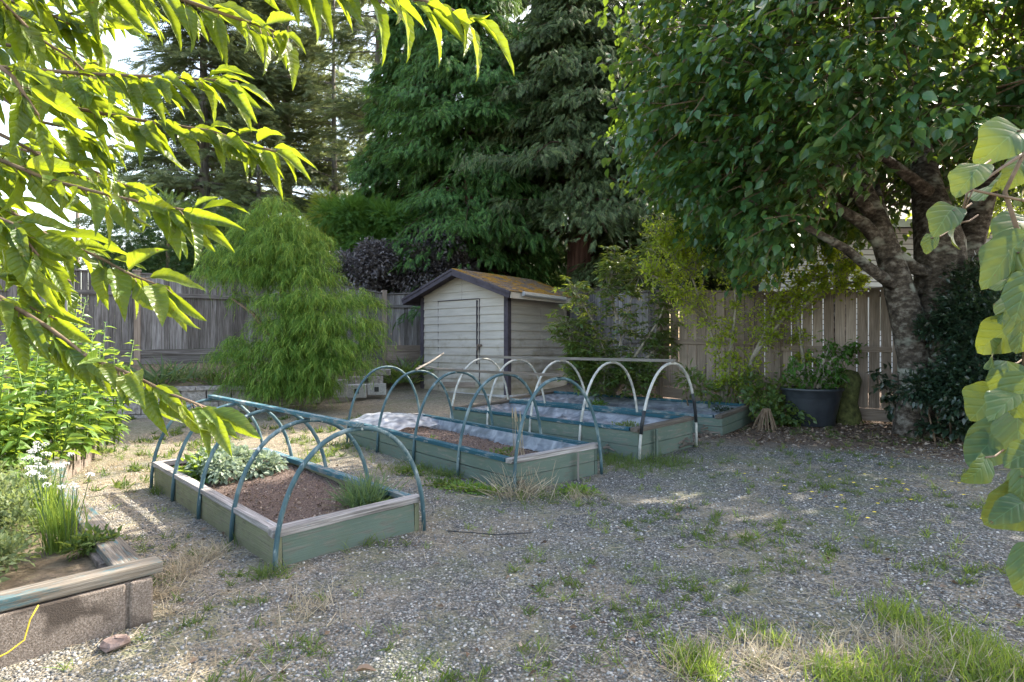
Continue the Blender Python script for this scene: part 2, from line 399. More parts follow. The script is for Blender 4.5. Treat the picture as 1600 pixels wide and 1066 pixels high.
M['L_cyp'] = leaf_mat('threadleaf_cypress', [(.03,.075,.016), (.06,.145,.025), (.12,.23,.04), (.26,.35,.07)], (.4,.55,.06), .28, .6, .2)
M['L_cedar'] = leaf_mat('cedar_spray', [(.035,.028,.016), (.02,.062,.018), (.038,.11,.028), (.07,.165,.038), (.14,.25,.06)], (.25,.42,.07), .22, .6, .2)
M['L_hemlock'] = leaf_mat('hemlock_spray', [(.06,.04,.022), (.032,.056,.026), (.055,.09,.038), (.09,.135,.052), (.16,.20,.08)], (.2,.32,.08), .22, .6, .2)
M['L_fir'] = leaf_mat('fir_spray', [(.055,.08,.045), (.10,.135,.065), (.20,.22,.11)], (.35,.42,.15), .3, .6, .2)
M['L_thuja'] = leaf_mat('thuja_spray', [(.02,.048,.02), (.036,.08,.03), (.065,.12,.038)], (.2,.3,.05), .22, .6, .2)
M['L_shrub'] = leaf_mat('bright_green_shrub', [(.035,.085,.02), (.055,.13,.028), (.08,.17,.035)], (.3,.5,.05), .28, .6, .2)
M['L_gold'] = leaf_mat('golden_shrub', [(.12,.16,.03), (.2,.24,.04)], (.6,.7,.08), .3, .6, .2)
M['L_purple'] = leaf_mat('dull_purple_leaf', [(.075,.065,.068), (.145,.13,.135), (.25,.235,.24)], (.12,.10,.10), .2, .6, .25)
M['L_silver'] = leaf_mat('silvery_leaf', [(.13,.18,.13), (.20,.26,.19), (.30,.35,.27)], (.4,.5,.25), .25, .6, .2)
M['L_grass'] = leaf_mat('fresh_grass', [(.05,.10,.018), (.09,.16,.03), (.17,.22,.06)], (.5,.65,.08), .35, .55, .25)
M['L_weed'] = leaf_mat('weed_leaf', [(.035,.065,.02), (.06,.105,.03), (.10,.14,.045)], (.35,.45,.06), .3, .6, .2)
M['L_straw'] = leaf_mat('dry_straw', [(.22,.18,.12), (.36,.30,.21), (.50,.44,.33)], (.5,.45,.3), .25, .8, .1)
M['L_litter'] = leaf_mat('brown_leaf_litter', [(.045,.03,.022), (.11,.075,.05), (.22,.16,.12), (.36,.30,.25)], (.3,.2,.1), .12, .7, .2)
M['L_chive'] = leaf_mat('chive_blade', [(.055,.10,.05), (.085,.14,.07)], (.3,.45,.1), .3, .45, .35)

# ground material: gravel, dry straw patches, bark mulch by the fence
def ground_mat():
    m, n, out = newmat('gravel_ground'); tc = nd(n, 'TexCoord'); o = tc.outputs['Object']
    def vor(scale):
        v = nd(n, 'TexVoronoi'); v.inputs['Scale'].default_value = scale; v.inputs['Randomness'].default_value = 1
        n.links.new(o, v.inputs['Vector']); s = nd(n, 'SeparateColor'); n.links.new(v.outputs['Color'], s.inputs[0])
        return v.outputs['Distance'], s.outputs[0], s.outputs[1]
    d1, r1, g1 = vor(62); d2, r2, g2 = vor(120)
    st = [(0, (.05,.05,.048)), (.35, (.125,.125,.122)), (.55, (.185,.175,.155)), (.75, (.235,.235,.23)), (.92, (.37,.36,.34)), (1, (.55,.52,.47))]
    c = mix(n, ramp(n, r1, st), ramp(n, r2, st), ramp(n, g1, [(.45, (0,0,0)), (.55, (1,1,1))]))
    gap = ramp(n, d1, [(.34, (0,0,0)), (.62, (1,1,1))])
    c = mix(n, c, (.045,.04,.034), math_(n, 'MULTIPLY', gap, .65))
    big = noise(n, o, .75, 5, .62); med = noise(n, o, 5, 5, .7); fine = noise(n, o, 60, 4, .7)
    sx = nd(n, 'SeparateXYZ'); n.links.new(o, sx.inputs[0]); X, Y = sx.outputs[0], sx.outputs[1]
    # straw / dry turf: patches, more towards the back left
    bl = math_(n, 'MULTIPLY', math_(n, 'SUBTRACT', math_(n, 'MULTIPLY', Y, .05), math_(n, 'MULTIPLY', X, .06)), .55, True)
    near = math_(n, 'MULTIPLY', math_(n, 'SUBTRACT', 3.4, Y), .10, True)
    f = math_(n, 'ADD', math_(n, 'ADD', math_(n, 'MULTIPLY', big, .6), math_(n, 'MULTIPLY', med, .4)), math_(n, 'ADD', math_(n, 'MULTIPLY', bl, .35), near))
    cl = noise(n, o, 17, 5, .75); straw = ramp(n, math_(n, 'ADD', math_(n, 'MULTIPLY', fine, .5), math_(n, 'MULTIPLY', cl, .5)), [(.36, (.07,.065,.04)), (.47, (.20,.165,.115)), (.56, (.34,.29,.215)), (.68, (.54,.48,.38))])
    c = mix(n, c, straw, ramp(n, f, [(.51, (0,0,0)), (.64, (.78,.78,.78))]))
    grn = ramp(n, math_(n, 'ADD', math_(n, 'MULTIPLY', noise(n, mapping(n, o, loc=(7,3,0)), 1.1, 5, .6), .6), math_(n, 'MULTIPLY', med, .4)), [(.49, (0,0,0)), (.63, (.6,.6,.6))])
    c = mix(n, c, (.10,.125,.06), grn)
    # bark mulch and leaf litter near the right-hand fence
    fl = math_(n, 'SUBTRACT', math_(n, 'ADD', math_(n, 'MULTIPLY', X, .60), math_(n, 'MULTIPLY', Y, .82)), 8.7)
    fl = math_(n, 'ADD', fl, math_(n, 'MULTIPLY', math_(n, 'SUBTRACT', big, .5), 2.5))
    fl = math_(n, 'MINIMUM', fl, math_(n, 'SUBTRACT', X, 1.0))
    mul = ramp(n, fine, [(.3, (.05,.035,.028)), (.5, (.12,.085,.065)), (.7, (.24,.19,.16)), (.8, (.36,.30,.27))])
    c = mix(n, c, mul, ramp(n, math_(n, 'MULTIPLY', fl, 1.0), [(.05, (0,0,0)), (.75, (1,1,1))]))
    h = math_(n, 'ADD', math_(n, 'SUBTRACT', 1, d1), math_(n, 'MULTIPLY', fine, .5))
    nb = bump(n, h, 1, .016); 
    pbsdf(n, out, c, .92, nb, .2); return m
M['ground'] = ground_mat()

# ------------------------------------------------------------------ ground and terrace
def build_ground():
    xs = np.concatenate([np.linspace(-90, -16, 16)[:-1], np.linspace(-16, 16, 129), np.linspace(16, 90, 16)[1:]])
    ys = np.concatenate([np.linspace(-12, 0, 10)[:-1], np.linspace(0, 22, 89), np.linspace(22, 220, 26)[1:]])
    X, Y = np.meshgrid(xs, ys); Z = GZ(X, Y)+.012*np.sin(X*2.1+Y)*np.sin(Y*1.7-.6*X)
    v = np.stack([X, Y, Z], -1).reshape(-1, 3); nx = len(xs); f = []
    for j in range(len(ys)-1):
        for i in range(nx-1): a = j*nx+i; f.append((a, a+1, a+nx+1, a+nx))
    me = bpy.data.meshes.new('ground'); me.from_pydata(v.tolist(), [], f); me.update()
    tag(link('ground', me, M['ground'], None, True), kind='structure')
build_ground()
WALL = [(PX(-60, 11.3), 11.3), (PX(60, 11.7), 11.7), (PX(160, 12.0), 12.0), (PX(400, 12.9), 12.9), (PX(500, 13.7), 13.7), (PX(545, 14.9), 14.9), (PX(640, 16.2), 16.2)]
FEN = [(PX(-190, 11.2), 11.2), (PX(20, 12.6), 12.6), (PX(214, 13.8), 13.8), (PX(400, 15.1), 15.1), (PX(515, 16.1), 16.1), (PX(600, 17.0), 17.0), (PX(720, 17.7), 17.7)]
def wall_top(i): return [.72, .73, .74, .80, .78, .80, .85][i]
def build_terrace():
    v = []; f = []; n = 9
    for i in range(7):
        a = Vector((*WALL[i], wall_top(i)-.06)); b = Vector((*FEN[i], 1.22))
        d = (b-a); b = b+Vector((d.x, d.y, 0))*.5
        for k in range(n):
            t = k/(n-1)*1.5; z = a.z+(b.z-a.z)*min(1, t)**.8+.03*math.sin(i*3+k*2.1)
            v.append((a.x+(b.x-a.x)*t/1.5, a.y+(b.y-a.y)*t/1.5, z if t <= 1.01 else b.z))
    for i in range(6):
        for k in range(n-1): a = i*n+k; f.append((a, a+n, a+n+1, a+1))
    me = bpy.data.meshes.new('planting_terrace'); me.from_pydata(v, [], f); me.update()
    tag(link('planting_terrace', me, M['bank'], None, True), kind='structure')
build_terrace()

# block retaining wall
def build_retwall():
    t = thing('retaining_wall', (*WALL[3], float(GZ(*WALL[3]))), 'low grey split face block wall below the weathered fence', 'wall')
    for i in range(4):
        a0 = Vector((*WALL[i], 0)); b0 = Vector((*WALL[i+1], 0)); L = (b0-a0).length; d = (b0-a0)/L
        nrm = Vector((d.y, -d.x, 0)); ang = math.atan2(d.y, d.x); Mr = Matrix.Rotation(ang, 3, 'Z')
        nb = max(1, round(L/.44)); bl = L/nb; mb = MB()
        base = float(GZ(a0.x, a0.y))-.25; top = (wall_top(i)+wall_top(i+1))/2-.08
        rows = 3; rh = (top-base-.12)/rows
        for r in range(rows):
            for k in range(nb+1):
                s0 = (k-(.5 if r % 2 else 0))*bl; s1 = s0+bl; s0 = max(0, s0); s1 = min(L, s1)
                if s1-s0 < .05: continue
                c = a0+d*(s0+s1)/2; c.z = base+.12+rh*(r+.5)
                mb.box(c+nrm*random.uniform(0, .012), (s1-s0-.012, .24, rh-.010), Mr, .010)
        mb.build('block_course', M['block'], t, bevel=.008)
        cp = MB(); nc = max(1, round(L/.6))
        for k in range(nc):
            c = a0+d*(k+.5)*L/nc+nrm*.02; c.z = top+.043
            cp.box(c, (L/nc-.008, .30, .08), Mr, .004)
        cp.build('coping', M['block'], t, bevel=.006)
build_retwall()

# ------------------------------------------------------------------ fences
def fence_bay(t, A, B, zt, zb, pitch, gap, m, rails, thick=.019, cap=None, lean=0):
    """A,B ground xy; zt, zb = (at A, at B) top and bottom heights of the boards"""
    a = Vector((*A, 0)); b = Vector((*B, 0)); L = (b-a).length; d = (b-a)/L
    nrm = Vector((d.y, -d.x, 0))
    if nrm.dot(Vector((0, 0, 0))-a) < 0: nrm = -nrm
    n = max(1, int(L/pitch)); p = L/n; mb = MB()
    for k in range(n):
        s = (k+.5)*p; f = s/L; top = zt[0]+(zt[1]-zt[0])*f+random.uniform(-.006, .006); bot = zb[0]+(zb[1]-zb[0])*f
        c = a+d*s; c.z = (top+bot)/2
        M3 = Matrix((d, Vector((-d.y, d.x, 0)), Vector((0, 0, 1)))).transposed()
        M3 = M3 @ Matrix.Rotation(random.uniform(-.004, .004), 3, 'Y')
        mb.box(c+nrm*random.uniform(-.004, .004), (p-gap*random.uniform(.6, 1.3), thick, top-bot), M3)
    mb.build('board_panel', m, t)
    for (z0, z1, h, off) in rails:
        r = MB().beam(a+nrm*off+Vector((0, 0, z0)), b+nrm*off+Vector((0, 0, z1)), .038, h); r.build('rail', m, t, bevel=.003)
    if cap: MB().beam(a+Vector((0, 0, zt[0]+.02)), b+Vector((0, 0, zt[1]+.02)), .09, .035).build('top_rail', m, t, bevel=.003)
def post(t, x, y, z0, z1, m, w_=.1, cap=False):
    p = MB().box((x, y, (z0+z1)/2), (w_, w_, z1-z0), Matrix.Rotation(.6, 3, 'Z')).build('post', m, t, bevel=.004)
    if cap: MB().box((x, y, z1+.02), (w_*1.35, w_*1.35, .04), Matrix.Rotation(.6, 3, 'Z')).build('post_cap', m, p, bevel=.004)
lf = thing('wood_fence', (*FEN[2], 1.2), 'silvery weathered close board fence behind the block wall and the feathery cypress', 'fence')
ztop = [3.22, 3.23, 3.23, 3.23, 3.22, 3.06]
for i in range(5):
    n0 = (Vector(FEN[i+1])-Vector(FEN[i])).normalized(); off = n0*.05
    A = Vector(FEN[i])+off; B = Vector(FEN[i+1])-off
    fence_bay(lf, A, B, (ztop[i], ztop[i+1]), (1.48+.02*i, 1.48+.025*(i+1)), .12, .004, M['fence_old'],
              [(2.78, 2.78, .10, .032), (1.46, 1.48, .12, .032)], cap=True)
    MB().beam((A.x, A.y, 1.31), (B.x, B.y, 1.31), .05, .24).build('base_board', M['fence_old'], lf, bevel=.004)
for i in range(6): post(lf, *FEN[i], 1.0, ztop[i]+.10 if i == 5 else ztop[i]+.06, M['fence_brown'] if i in (2, 5) else M['fence_old'], .13, cap=(i == 2))
# lower stretch between the post and the shed, with two timbers under it, then the back fence
BACK = [(PX(600, 17.0), 17.0), (-1.3, 18.0), (1.0, 17.8), (3.4, 17.5)]
bf = thing('wood_fence', (*BACK[1], 1.0), 'short grey board fence on stacked timbers running behind the garden shed', 'fence')
for i in range(3):
    A = Vector(BACK[i])+(Vector(BACK[i+1])-Vector(BACK[i])).normalized()*.08; B = Vector(BACK[i+1])
    fence_bay(bf, A, B, (3.03 if i == 0 else 3.25, 3.25), (1.60, 1.60), .12, .004, M['fence_old'], [(2.72, 2.76, .09, .032)], cap=True)
    for z in (1.53, 1.34, 1.15): MB().beam((A.x, A.y, z), (B.x, B.y, z), .12, .19, jit=.006).build('base_timber', M['fence_brown'], bf, bevel=.01)
    post(bf, *BACK[i+1], .3, 3.3, M['fence_old'], .1)
def YR(px): return 1790*10.8/(px+560)
RP = [(1030, 2.68, .82), (1216, 2.55, .60), (1400, 2.52, .57), (1600, 2.50, .50), (1840, 2.48, .45)]
rf = thing('wood_fence', (PX(1216, YR(1216)), YR(1216), .4), 'brown board fence with light showing through its gaps behind the black tub', 'fence')
for i in range(4):
    (p0, t0, b0), (p1, t1, b1) = RP[i], RP[i+1]
    A = Vector((PX(p0, YR(p0)), YR(p0))); B = Vector((PX(p1, YR(p1)), YR(p1))); dd = (B-A).normalized()*.05
    fence_bay(rf, A+dd, B-dd, (t0, t1), (b0, b1), .165, .020, M['fence_brown'],
              [((1.69, 1.66) if i == 0 else (1.56, 1.54))+(.09, .03), (t0-.07, t1-.07, .09, -.03)], cap=True)
    MB().beam((A.x, A.y, b0-.11), (B.x, B.y, b1-.11), .04, .2).build('base_board', M['fence_brown'], rf, bevel=.004)
for p0, t0, b0 in RP: post(rf, PX(p0, YR(p0)), YR(p0)-.03, b0-.4, t0+.02, M['fence_brown'], .1)
sf = thing('wood_fence', (3.2, 14.5, .7), 'grey side fence seen through the rhododendron beside the shed', 'fence')
fence_bay(sf, (2.42, 13.0), (3.0, 12.25), (2.72, 2.7), (.8, .8), .14, .012, M['fence_old'], [(1.7, 1.7, .09, .03)], cap=True)
fence_bay(sf, (2.42, 13.0), (2.2, 17.6), (2.72, 3.1), (.8, 1.2), .14, .012, M['fence_old'], [(1.7, 1.9, .09, .03)])

# ------------------------------------------------------------------ shed
def build_shed():
    A = Vector((-.10, 14.0, 0)); u = Vector((-.778, .628, 0)).normalized(); v = Vector((.628, .778, 0)).normalized()
    Wd, Dp = 2.87, 2.51; z0, ze, zp, sl_ = .42, 2.86, 3.37, .357
    t = thing('garden_shed', (A+u*Wd/2).to_tuple()[:2]+(z0,), 'small beige lap sided shed with a mossy gable roof and closed door', 'shed')
    def pt(s, d, z): p = A+u*s+v*d; return Vector((p.x, p.y, z))
    ch = .193
    def courses(segs_fn, org, along, outn, zmax, topf=None, proud=0):
        """lap boards: each a thin tilted slab"""
        mb = MB(); k = 0; z = z0
        while z < zmax:
            z1 = min(z+ch, zmax)
            for (s0, s1) in segs_fn(z, z1):
                if topf: 
                    # clip against the gable slope
                    pass
                a = org+along*s0; b = org+along*s1
                bo = outn*(.029+proud); to = outn*(.006+proud)
                def q(p, zz, o): return Vector((p.x+o.x, p.y+o.y, zz))
                if topf:
                    def lim(s): return topf(s)
                    s0t, s1t = s0, s1
                    za0, za1 = min(z1, lim(s0)), min(z1, lim(s1))
                    # walk the board in pieces so that its top follows the slope
                    N = max(1, int((s1-s0)/.12)); tops = []
                    for i in range(N+1):
                        s = s0+(s1-s0)*i/N; tops.append((s, min(z1, lim(s))))
                    for i in range(N):
                        (sa, ta), (sb, tb) = tops[i], tops[i+1]
                        if ta <= z+.004 and tb <= z+.004: continue
                        ta = max(ta, z+.001); tb = max(tb, z+.001)
                        pa, pb = org+along*sa, org+along*sb; n = len(mb.v)
                        inn = outn*-.01
                        mb.v += [q(pa, z, bo), q(pb, z, bo), q(pb, tb, to), q(pa, ta, to), q(pa, z, inn), q(pb, z, inn), q(pb, tb, inn), q(pa, ta, inn)]
                        for f in ((0,1,2,3), (0,4,5,1), (3,2,6,7)): 
                            mb.f.append([n+j for j in f]); mb.uv += [(sa+k*7, 0), (sb+k*7, 0), (sb+k*7, .15), (sa+k*7, .15)]
                else:
                    n = len(mb.v); inn = outn*-.01
                    mb.v += [q(a, z, bo), q(b, z, bo), q(b, z1, to), q(a, z1, to), q(a, z, inn), q(b, z, inn), q(b, z1, inn), q(a, z1, inn)]
                    for f in ((0,1,2,3), (0,4,5,1), (3,2,6,7), (0,3,7,4), (1,5,6,2)):
                        mb.f.append([n+j for j in f]); mb.uv += [(s0+k*7, 0), (s1+k*7, 0), (s1+k*7, .15), (s0+k*7, .15)]
            z = z1; k += 1
        return mb
    D0, D1, DZ = .855, 2.25, 2.736
    def front(z, z1):
        if z >= DZ-.05: return [(0.05, Wd/2-.003), (Wd/2+.003, Wd-.05)]
        return [(.05, D0-.012), (D1+.012, Wd-.05)]
    slope = lambda s: ze+(min(s, Wd-s))*sl_
    o = courses(front, A.copy(), u, -v, zp+.05, slope).build('wall', M['siding'], t)
    courses(lambda z, z1: [(D0+.006, D1-.006)], A.copy(), u, -v, DZ, None, proud=.014)
    dm = courses(lambda z, z1: [(D0+.006, D1-.006)], A.copy(), u, -v, DZ-.012, None, proud=.014).build('door', M['siding'], t)
    for s in (D0, D1): MB().beam(pt(s, -.015, z0), pt(s, -.015, DZ), .030, .012, up=u).build('door_edge', M['shed_dark'], dm)
    MB().beam(pt(D0, -.03, DZ), pt(D1, -.03, DZ), .05, .012).build('drip_strip', M['shed_dark'], dm)
    MB().beam(pt(D0+.05, -.052, z0+.75), pt(D0+.05, -.052, DZ-.04), .05, .010, up=u).build('astragal', M['shed_dark'], dm)
    h = MB(); h.box(pt(D0-.02, -.06, 1.62), (.16, .03, .045), Matrix.Rotation(math.atan2(u.y, u.x), 3, 'Z')); h.lathe(pt(D0+.02, -.075, 1.55), [(.0, -.05), (.028, -.04), (.03, .02), (.015, .05), (0, .05)], 12)
    h.build('latch', M['brass'], dm)
    MB().beam(pt(D0+.12, -.048, z0+.25), pt(D1-.2, -.048, z0+.22), .012, .13).build('kick_board', M['fence_brown'], dm)
    # side walls and back
    courses(lambda z, z1: [(.05, 1.26), (1.268, Dp-.05)], A.copy(), v, -u, ze).build('wall', M['siding'], t)
    courses(lambda z, z1: [(.05, Dp-.05)], A+u*Wd, v, u, ze).build('wall', M['siding'], t)
    courses(lambda z, z1: [(.05, Wd-.05)], A+v*Dp, u, v, zp, slope).build('wall', M['siding'], t)
    core = MB(); P0 = [pt(.0, .0, z0-.1), pt(Wd, .0, z0-.1), pt(Wd, Dp, z0-.1), pt(0, Dp, z0-.1)]
    top = [pt(.0, .0, ze), pt(Wd/2, 0, zp), pt(Wd, .0, ze), pt(Wd, Dp, ze), pt(Wd/2, Dp, zp), pt(0, Dp, ze)]
    core.poly(P0+top, [(0,1,6,5,4), (2,3,9,8,7), (1,2,7,6), (3,0,4,9)]); core.build('wall_frame', M['shed_dark'], t)
    for (s, d) in ((0, 0), (Wd, 0), (0, Dp), (Wd, Dp)):
        so_ = -.03 if s == 0 else .03; do_ = -.03 if d == 0 else .03
        c = pt(s-so_*1.0, d-do_*1.0, (z0+ze)/2-.03); Mr = Matrix((u, v, Vector((0,0,1)))).transposed()
        MB().box(pt(s-so_*.9, d-do_*.9, (z0-.05+ze)/2), (.125, .125, ze-z0+.05), Mr).build('corner_trim', M['shed_dark'], t, bevel=.004)
    MB().beam(pt(-.02, -.05, z0-.03), pt(Wd+.02, -.05, z0-.03), .14, .16).build('footing', M['concrete'], t, bevel=.01)
    MB().beam(pt(-.05, .02, z0-.03), pt(-.05, Dp, z0-.03), .14, .16).build('footing', M['concrete'], t, bevel=.01)
    # roof: two decks with shingle courses
    ov, oe = .35, .36; ridge = zp+.10
    for sg in (0, 1):
        e = lambda dist: (Wd/2-dist if sg == 0 else Wd/2+dist)
        half = Wd/2+oe; nz = Vector((0, 0, 1)); deck = MB(); rows = 11
        for r in range(rows):
            d0 = half*r/rows; d1 = half*(r+1)/rows+.02
            zA = ridge-d0*sl_+.006; zB = ridge-d1*sl_+.020
            s = -ov
            while s < Dp+.30:
                wdt = random.uniform(.16, .3); s1 = min(s+wdt, Dp+.30); j = random.uniform(-.006, .012)
                n = len(deck.v)
                deck.v += [pt(e(d0), s, zA), pt(e(d0), s1-.006, zA), pt(e(d1+j), s1-.006, zB), pt(e(d1+j), s, zB), pt(e(d0), s, zA-.03), pt(e(d0), s1-.006, zA-.03), pt(e(d1+j), s1-.006, zB-.026), pt(e(d1+j), s, zB-.026)]
                for f in ((0,1,2,3), (3,2,6,7), (0,3,7,4), (1,5,6,2)): deck.f.append([n+i for i in f]); deck.uv += [(0,0)]*4
                s = s1
        rp = deck.build('roof', M['roof'], t)
        un = MB(); th = .07
        un.poly([pt(e(0), -ov+.02, ridge-.025), pt(e(half-.02), -ov+.02, ridge-.025-(half-.02)*sl_), pt(e(half-.02), Dp+.28, ridge-.025-(half-.02)*sl_), pt(e(0), Dp+.28, ridge-.025),
                 pt(e(0), -ov+.02, ridge-.025-th), pt(e(half-.02), -ov+.02, ridge-.025-th-(half-.02)*sl_), pt(e(half-.02), Dp+.28, ridge-.025-th-(half-.02)*sl_), pt(e(0), Dp+.28, ridge-.025-th)],
                [(0,1,2,3), (4,5,6,7), (0,4,5,1), (1,5,6,2), (2,6,7,3)]); un.build('roof_deck', M['shed_dark'], rp)
        a = pt(Wd/2, -ov-.012, ridge-.09); b = pt(e(half), -ov-.012, ridge-.09-half*sl_)
        MB().beam(a, b, .03, .15).build('rake_board', M['shed_dark'], t, bevel=.003)
        a = pt(Wd/2, -ov-.030, ridge-.035); b = pt(e(half), -ov-.030, ridge-.035-half*sl_)
        MB().beam(a, b, .03, .055).build('rake_trim', M['shed_dark'], t, bevel=.003)
        ez = ridge-half*sl_-.09
        MB().beam(pt(e(half), -ov+.01, ez), pt(e(half), Dp+.28, ez), .025, .14).build('eave_board', M['siding'] if sg == 0 else M['shed_dark'], t, bevel=.003)
        if sg == 0:
            g = MB(); ga = pt(e(half+.02), .05, ez+.05); gb = pt(e(half+.02), 1.75, ez+.03); out = -u
            prof = [(0, .05), (0, -.05), (.05, -.055), (.085, -.02), (.09, .045), (.078, .045), (.072, -.015), (.045, -.043), (.01, -.04), (.01, .05)]
            n = len(g.v)
            for q in (ga, gb):
                for (x, zz) in prof: g.v.append(q+out*x+Vector((0, 0, zz)))
            k = len(prof)
            for i in range(k-1): g.f.append([n+i, n+i+1, n+k+i+1, n+k+i]); g.uv += [(0,0)]*4
            g.f.append([n, n+1, n+2, n+3, n+4]); g.uv += [(0,0)]*5
            g.build('gutter', M['gutter'], t)
build_shed()

# ------------------------------------------------------------------ raised beds with hoops
def bed(prm, label, boards, rail_l, rail_r, rail_e, courses_n, hoopm, hoop_h, nh, soil_drop, barm, bar_u, near_hoop=None, hr=.018):
    X0, Y0, a, Ln, Wd, h = prm
    d = Vector((-math.sin(a), math.cos(a), 0)); r = Vector((math.cos(a), math.sin(a), 0))
    z0 = float(GZ(X0, Y0)); z1 = float(GZ(*(Vector((X0, Y0, 0))+d*Ln).to_tuple()[:2])); zr = float(GZ(*(Vector((X0, Y0, 0))+r*Wd).to_tuple()[:2]))
    def pt(u, v, z): return Vector((X0, Y0, z0))+d*u*Ln+r*v+Vector((0, 0, z+(z1-z0)*u+(zr-z0)*v/Wd))
    t = thing('raised_bed', pt(0, 0, 0), label, 'raised bed', 'raised beds on the gravel')
    ch = h/courses_n
    def side(v, nm='side_board'):
        m = MB()
        for k in range(courses_n): m.beam(pt(0, v, ch*(k+.5)-.03*(k == 0)), pt(1, v, ch*(k+.5)-.03*(k == 0)), .038, ch-.006+(.06 if k == 0 else 0), jit=.003)
        m.build(nm, boards, t, bevel=.003)
    side(.019); side(Wd-.019)
    for u in (0, 1):
        m = MB()
        for k in range(courses_n): 
            uu = .006 if u == 0 else 1-.006
            m.beam(pt(uu, .042, ch*(k+.5)-.03*(k == 0)), pt(uu, Wd-.042, ch*(k+.5)-.03*(k == 0)), .038, ch-.006+(.06 if k == 0 else 0), jit=.003)
        m.build('end_board', M['green_board'], t, bevel=.003)
    MB().beam(pt(.035, .028, h+.023), pt(.985, .028, h+.023), .085, .045, jit=.003).build('cap_rail', rail_l, t, bevel=.004)
    MB().beam(pt(.035, Wd-.028, h+.023), pt(.985, Wd-.028, h+.023), .085, .045, jit=.003).build('cap_rail', rail_r, t, bevel=.004)
    MB().beam(pt(.012, -.03, h+.027), pt(.012, Wd+.03, h+.027), .10, .054, jit=.005).build('cap_rail', rail_e, t, bevel=.006)
    MB().beam(pt(.99, -.02, h+.025), pt(.99, Wd+.02, h+.025), .10, .05, jit=.005).build('cap_rail', rail_e, t, bevel=.006)
    # soil
    nu, nv = 60, 22; sv = []; sfc = []
    for i in range(nu+1):
        for j in range(nv+1):
            u, v = .012+.976*i/nu, .04+(Wd-.08)*j/nv
            sv.append(pt(u, v, h-soil_drop+random.uniform(-.008, .010)+.018*math.sin(7*u+3*v)))
    for i in range(nu):
        for j in range(nv): q = i*(nv+1)+j; sfc.append((q, q+1, q+nv+2, q+nv+1))
    MB().poly(sv, sfc).build('soil', M['soil'], t)
    n_ = 1500; uu = rng.uniform(.02, .98, n_); vv = rng.uniform(.07, Wd-.07, n_)
    if not barm and not nh or soil_drop > .15: n_ = 200
    pp = np.array([tuple(pt(uu[i], vv[i], h-soil_drop+.012+.018*math.sin(7*uu[i]+3*vv[i]))) for i in range(n_)]); dd = rng.normal(0, 1, (n_, 3)); dd[:, 2] *= .3
    tag(foliage('soil_crumbs', M['L_litter'], t, pp, dd, rng.uniform(.012, .034, n_), T_simple(.6, .4, .25), roll=.8), kind='stuff')
    apex = []
    for k in range(nh):
        u = -.004+1.008*k/(nh-1) if nh > 1 else 0
        sag = random.uniform(-.025, .025); lean = random.uniform(-.012, .012)
        if k == 0: u = -.010
        pts = []
        for i in range(25):
            an = math.pi*i/24
            hh = (hoop_h+sag)
            v = Wd/2-(Wd/2+.025)*math.copysign(abs(math.cos(an))**.92, math.cos(an))
            zz = hh*math.sin(an)**.92 if 0 < i < 24 else -.02
            pts.append(pt(u+lean*math.sin(an), v, zz))
        mt = hoopm if not (near_hoop and k == 0) else near_hoop
        ho = MB().tube(pts, hr, 10).build('hoop', mt, t, True)
        if near_hoop and k == 0:
            for (i0, i1) in ((19, 22), (2, 4)): MB().tube(pts[i0:i1+1], hr+.004, 10).build('tape', M['tape'], ho, True)
        apex.append(pts[12])
    if barm and nh:
        (ua, ub, wd, tk) = bar_u
        def bp(u): 
            f = max(0, min(1, u))*(nh-1); i = min(nh-2, int(f)); f -= i
            return apex[i].lerp(apex[i+1], f)
        a_, b_ = bp(ua), bp(ub); e = (a_-b_).normalized()*.05
        MB().beam(a_+e+Vector((0, 0, hr+tk/2-.002)), b_-e+Vector((0, 0, hr+tk/2-.002)), wd, tk, jit=.004).build('ridge_slat', barm, t, bevel=.004)
    return t, pt, apex
B1 = (-1.63, 4.21, .75, 3.38, 1.18, .225); B2 = (.02, 6.12, .68, 3.95, 1.22, .29)
B3 = (1.55, 7.48, .76, 3.71, 1.30, .36); B4 = (3.19, 9.22, .91, 4.2, 1.60, .25)
b1, pt1, ap1 = bed(B1, 'nearest raised bed, with bare soil under faded teal hoops and olive stained long boards', M['olive_board'], M['grey_rail'], M['ridge_teal'], M['grey_rail'], 1, M['hoop_teal'], .90, 5, .05, M['ridge_teal'], (0, 1, .075, .032))
b2, pt2, ap2 = bed(B2, 'middle green raised bed with teal rails and bright teal hoops, second from the left', M['green_board'], M['teal_rail'], M['teal_rail'], M['grey_rail'], 2, M['hoop_teal'], 1.10, 5, .13, M['rot_wood'], (0.0, .62, .05, .03))
b3, pt3, ap3 = bed(B3, 'green raised bed lined with plastic under white hoops, second from the right', M['green_board'], M['teal_rail'], M['teal_rail'], M['rot_wood'], 2, M['hoop_white'], 1.17, 5, .16, M['grey_stick'], (0, 1.0, .055, .04), near_hoop=M['hoop_white'])
b4, pt4, _ = bed(B4, 'farthest low green raised bed without hoops, beside the brown fence', M['green_board'], M['ridge_teal'], M['teal_rail'], M['rot_wood'], 2, None, 0, 0, .14, None, None)
# plain stakes nailed to the near ends
MB().beam(pt2(-.012, .42*1.22+.35, -.02), pt2(-.012, .42*1.22+.35, .29), .035, .02, up=(1,0,0)).build('stake', M['grey_stick'], b2)
MB().beam(pt3(-.014, .33, .02), pt3(-.014, .33, .36), .06, .02, up=(1,0,0)).build('stake', M['green_board'], b3)
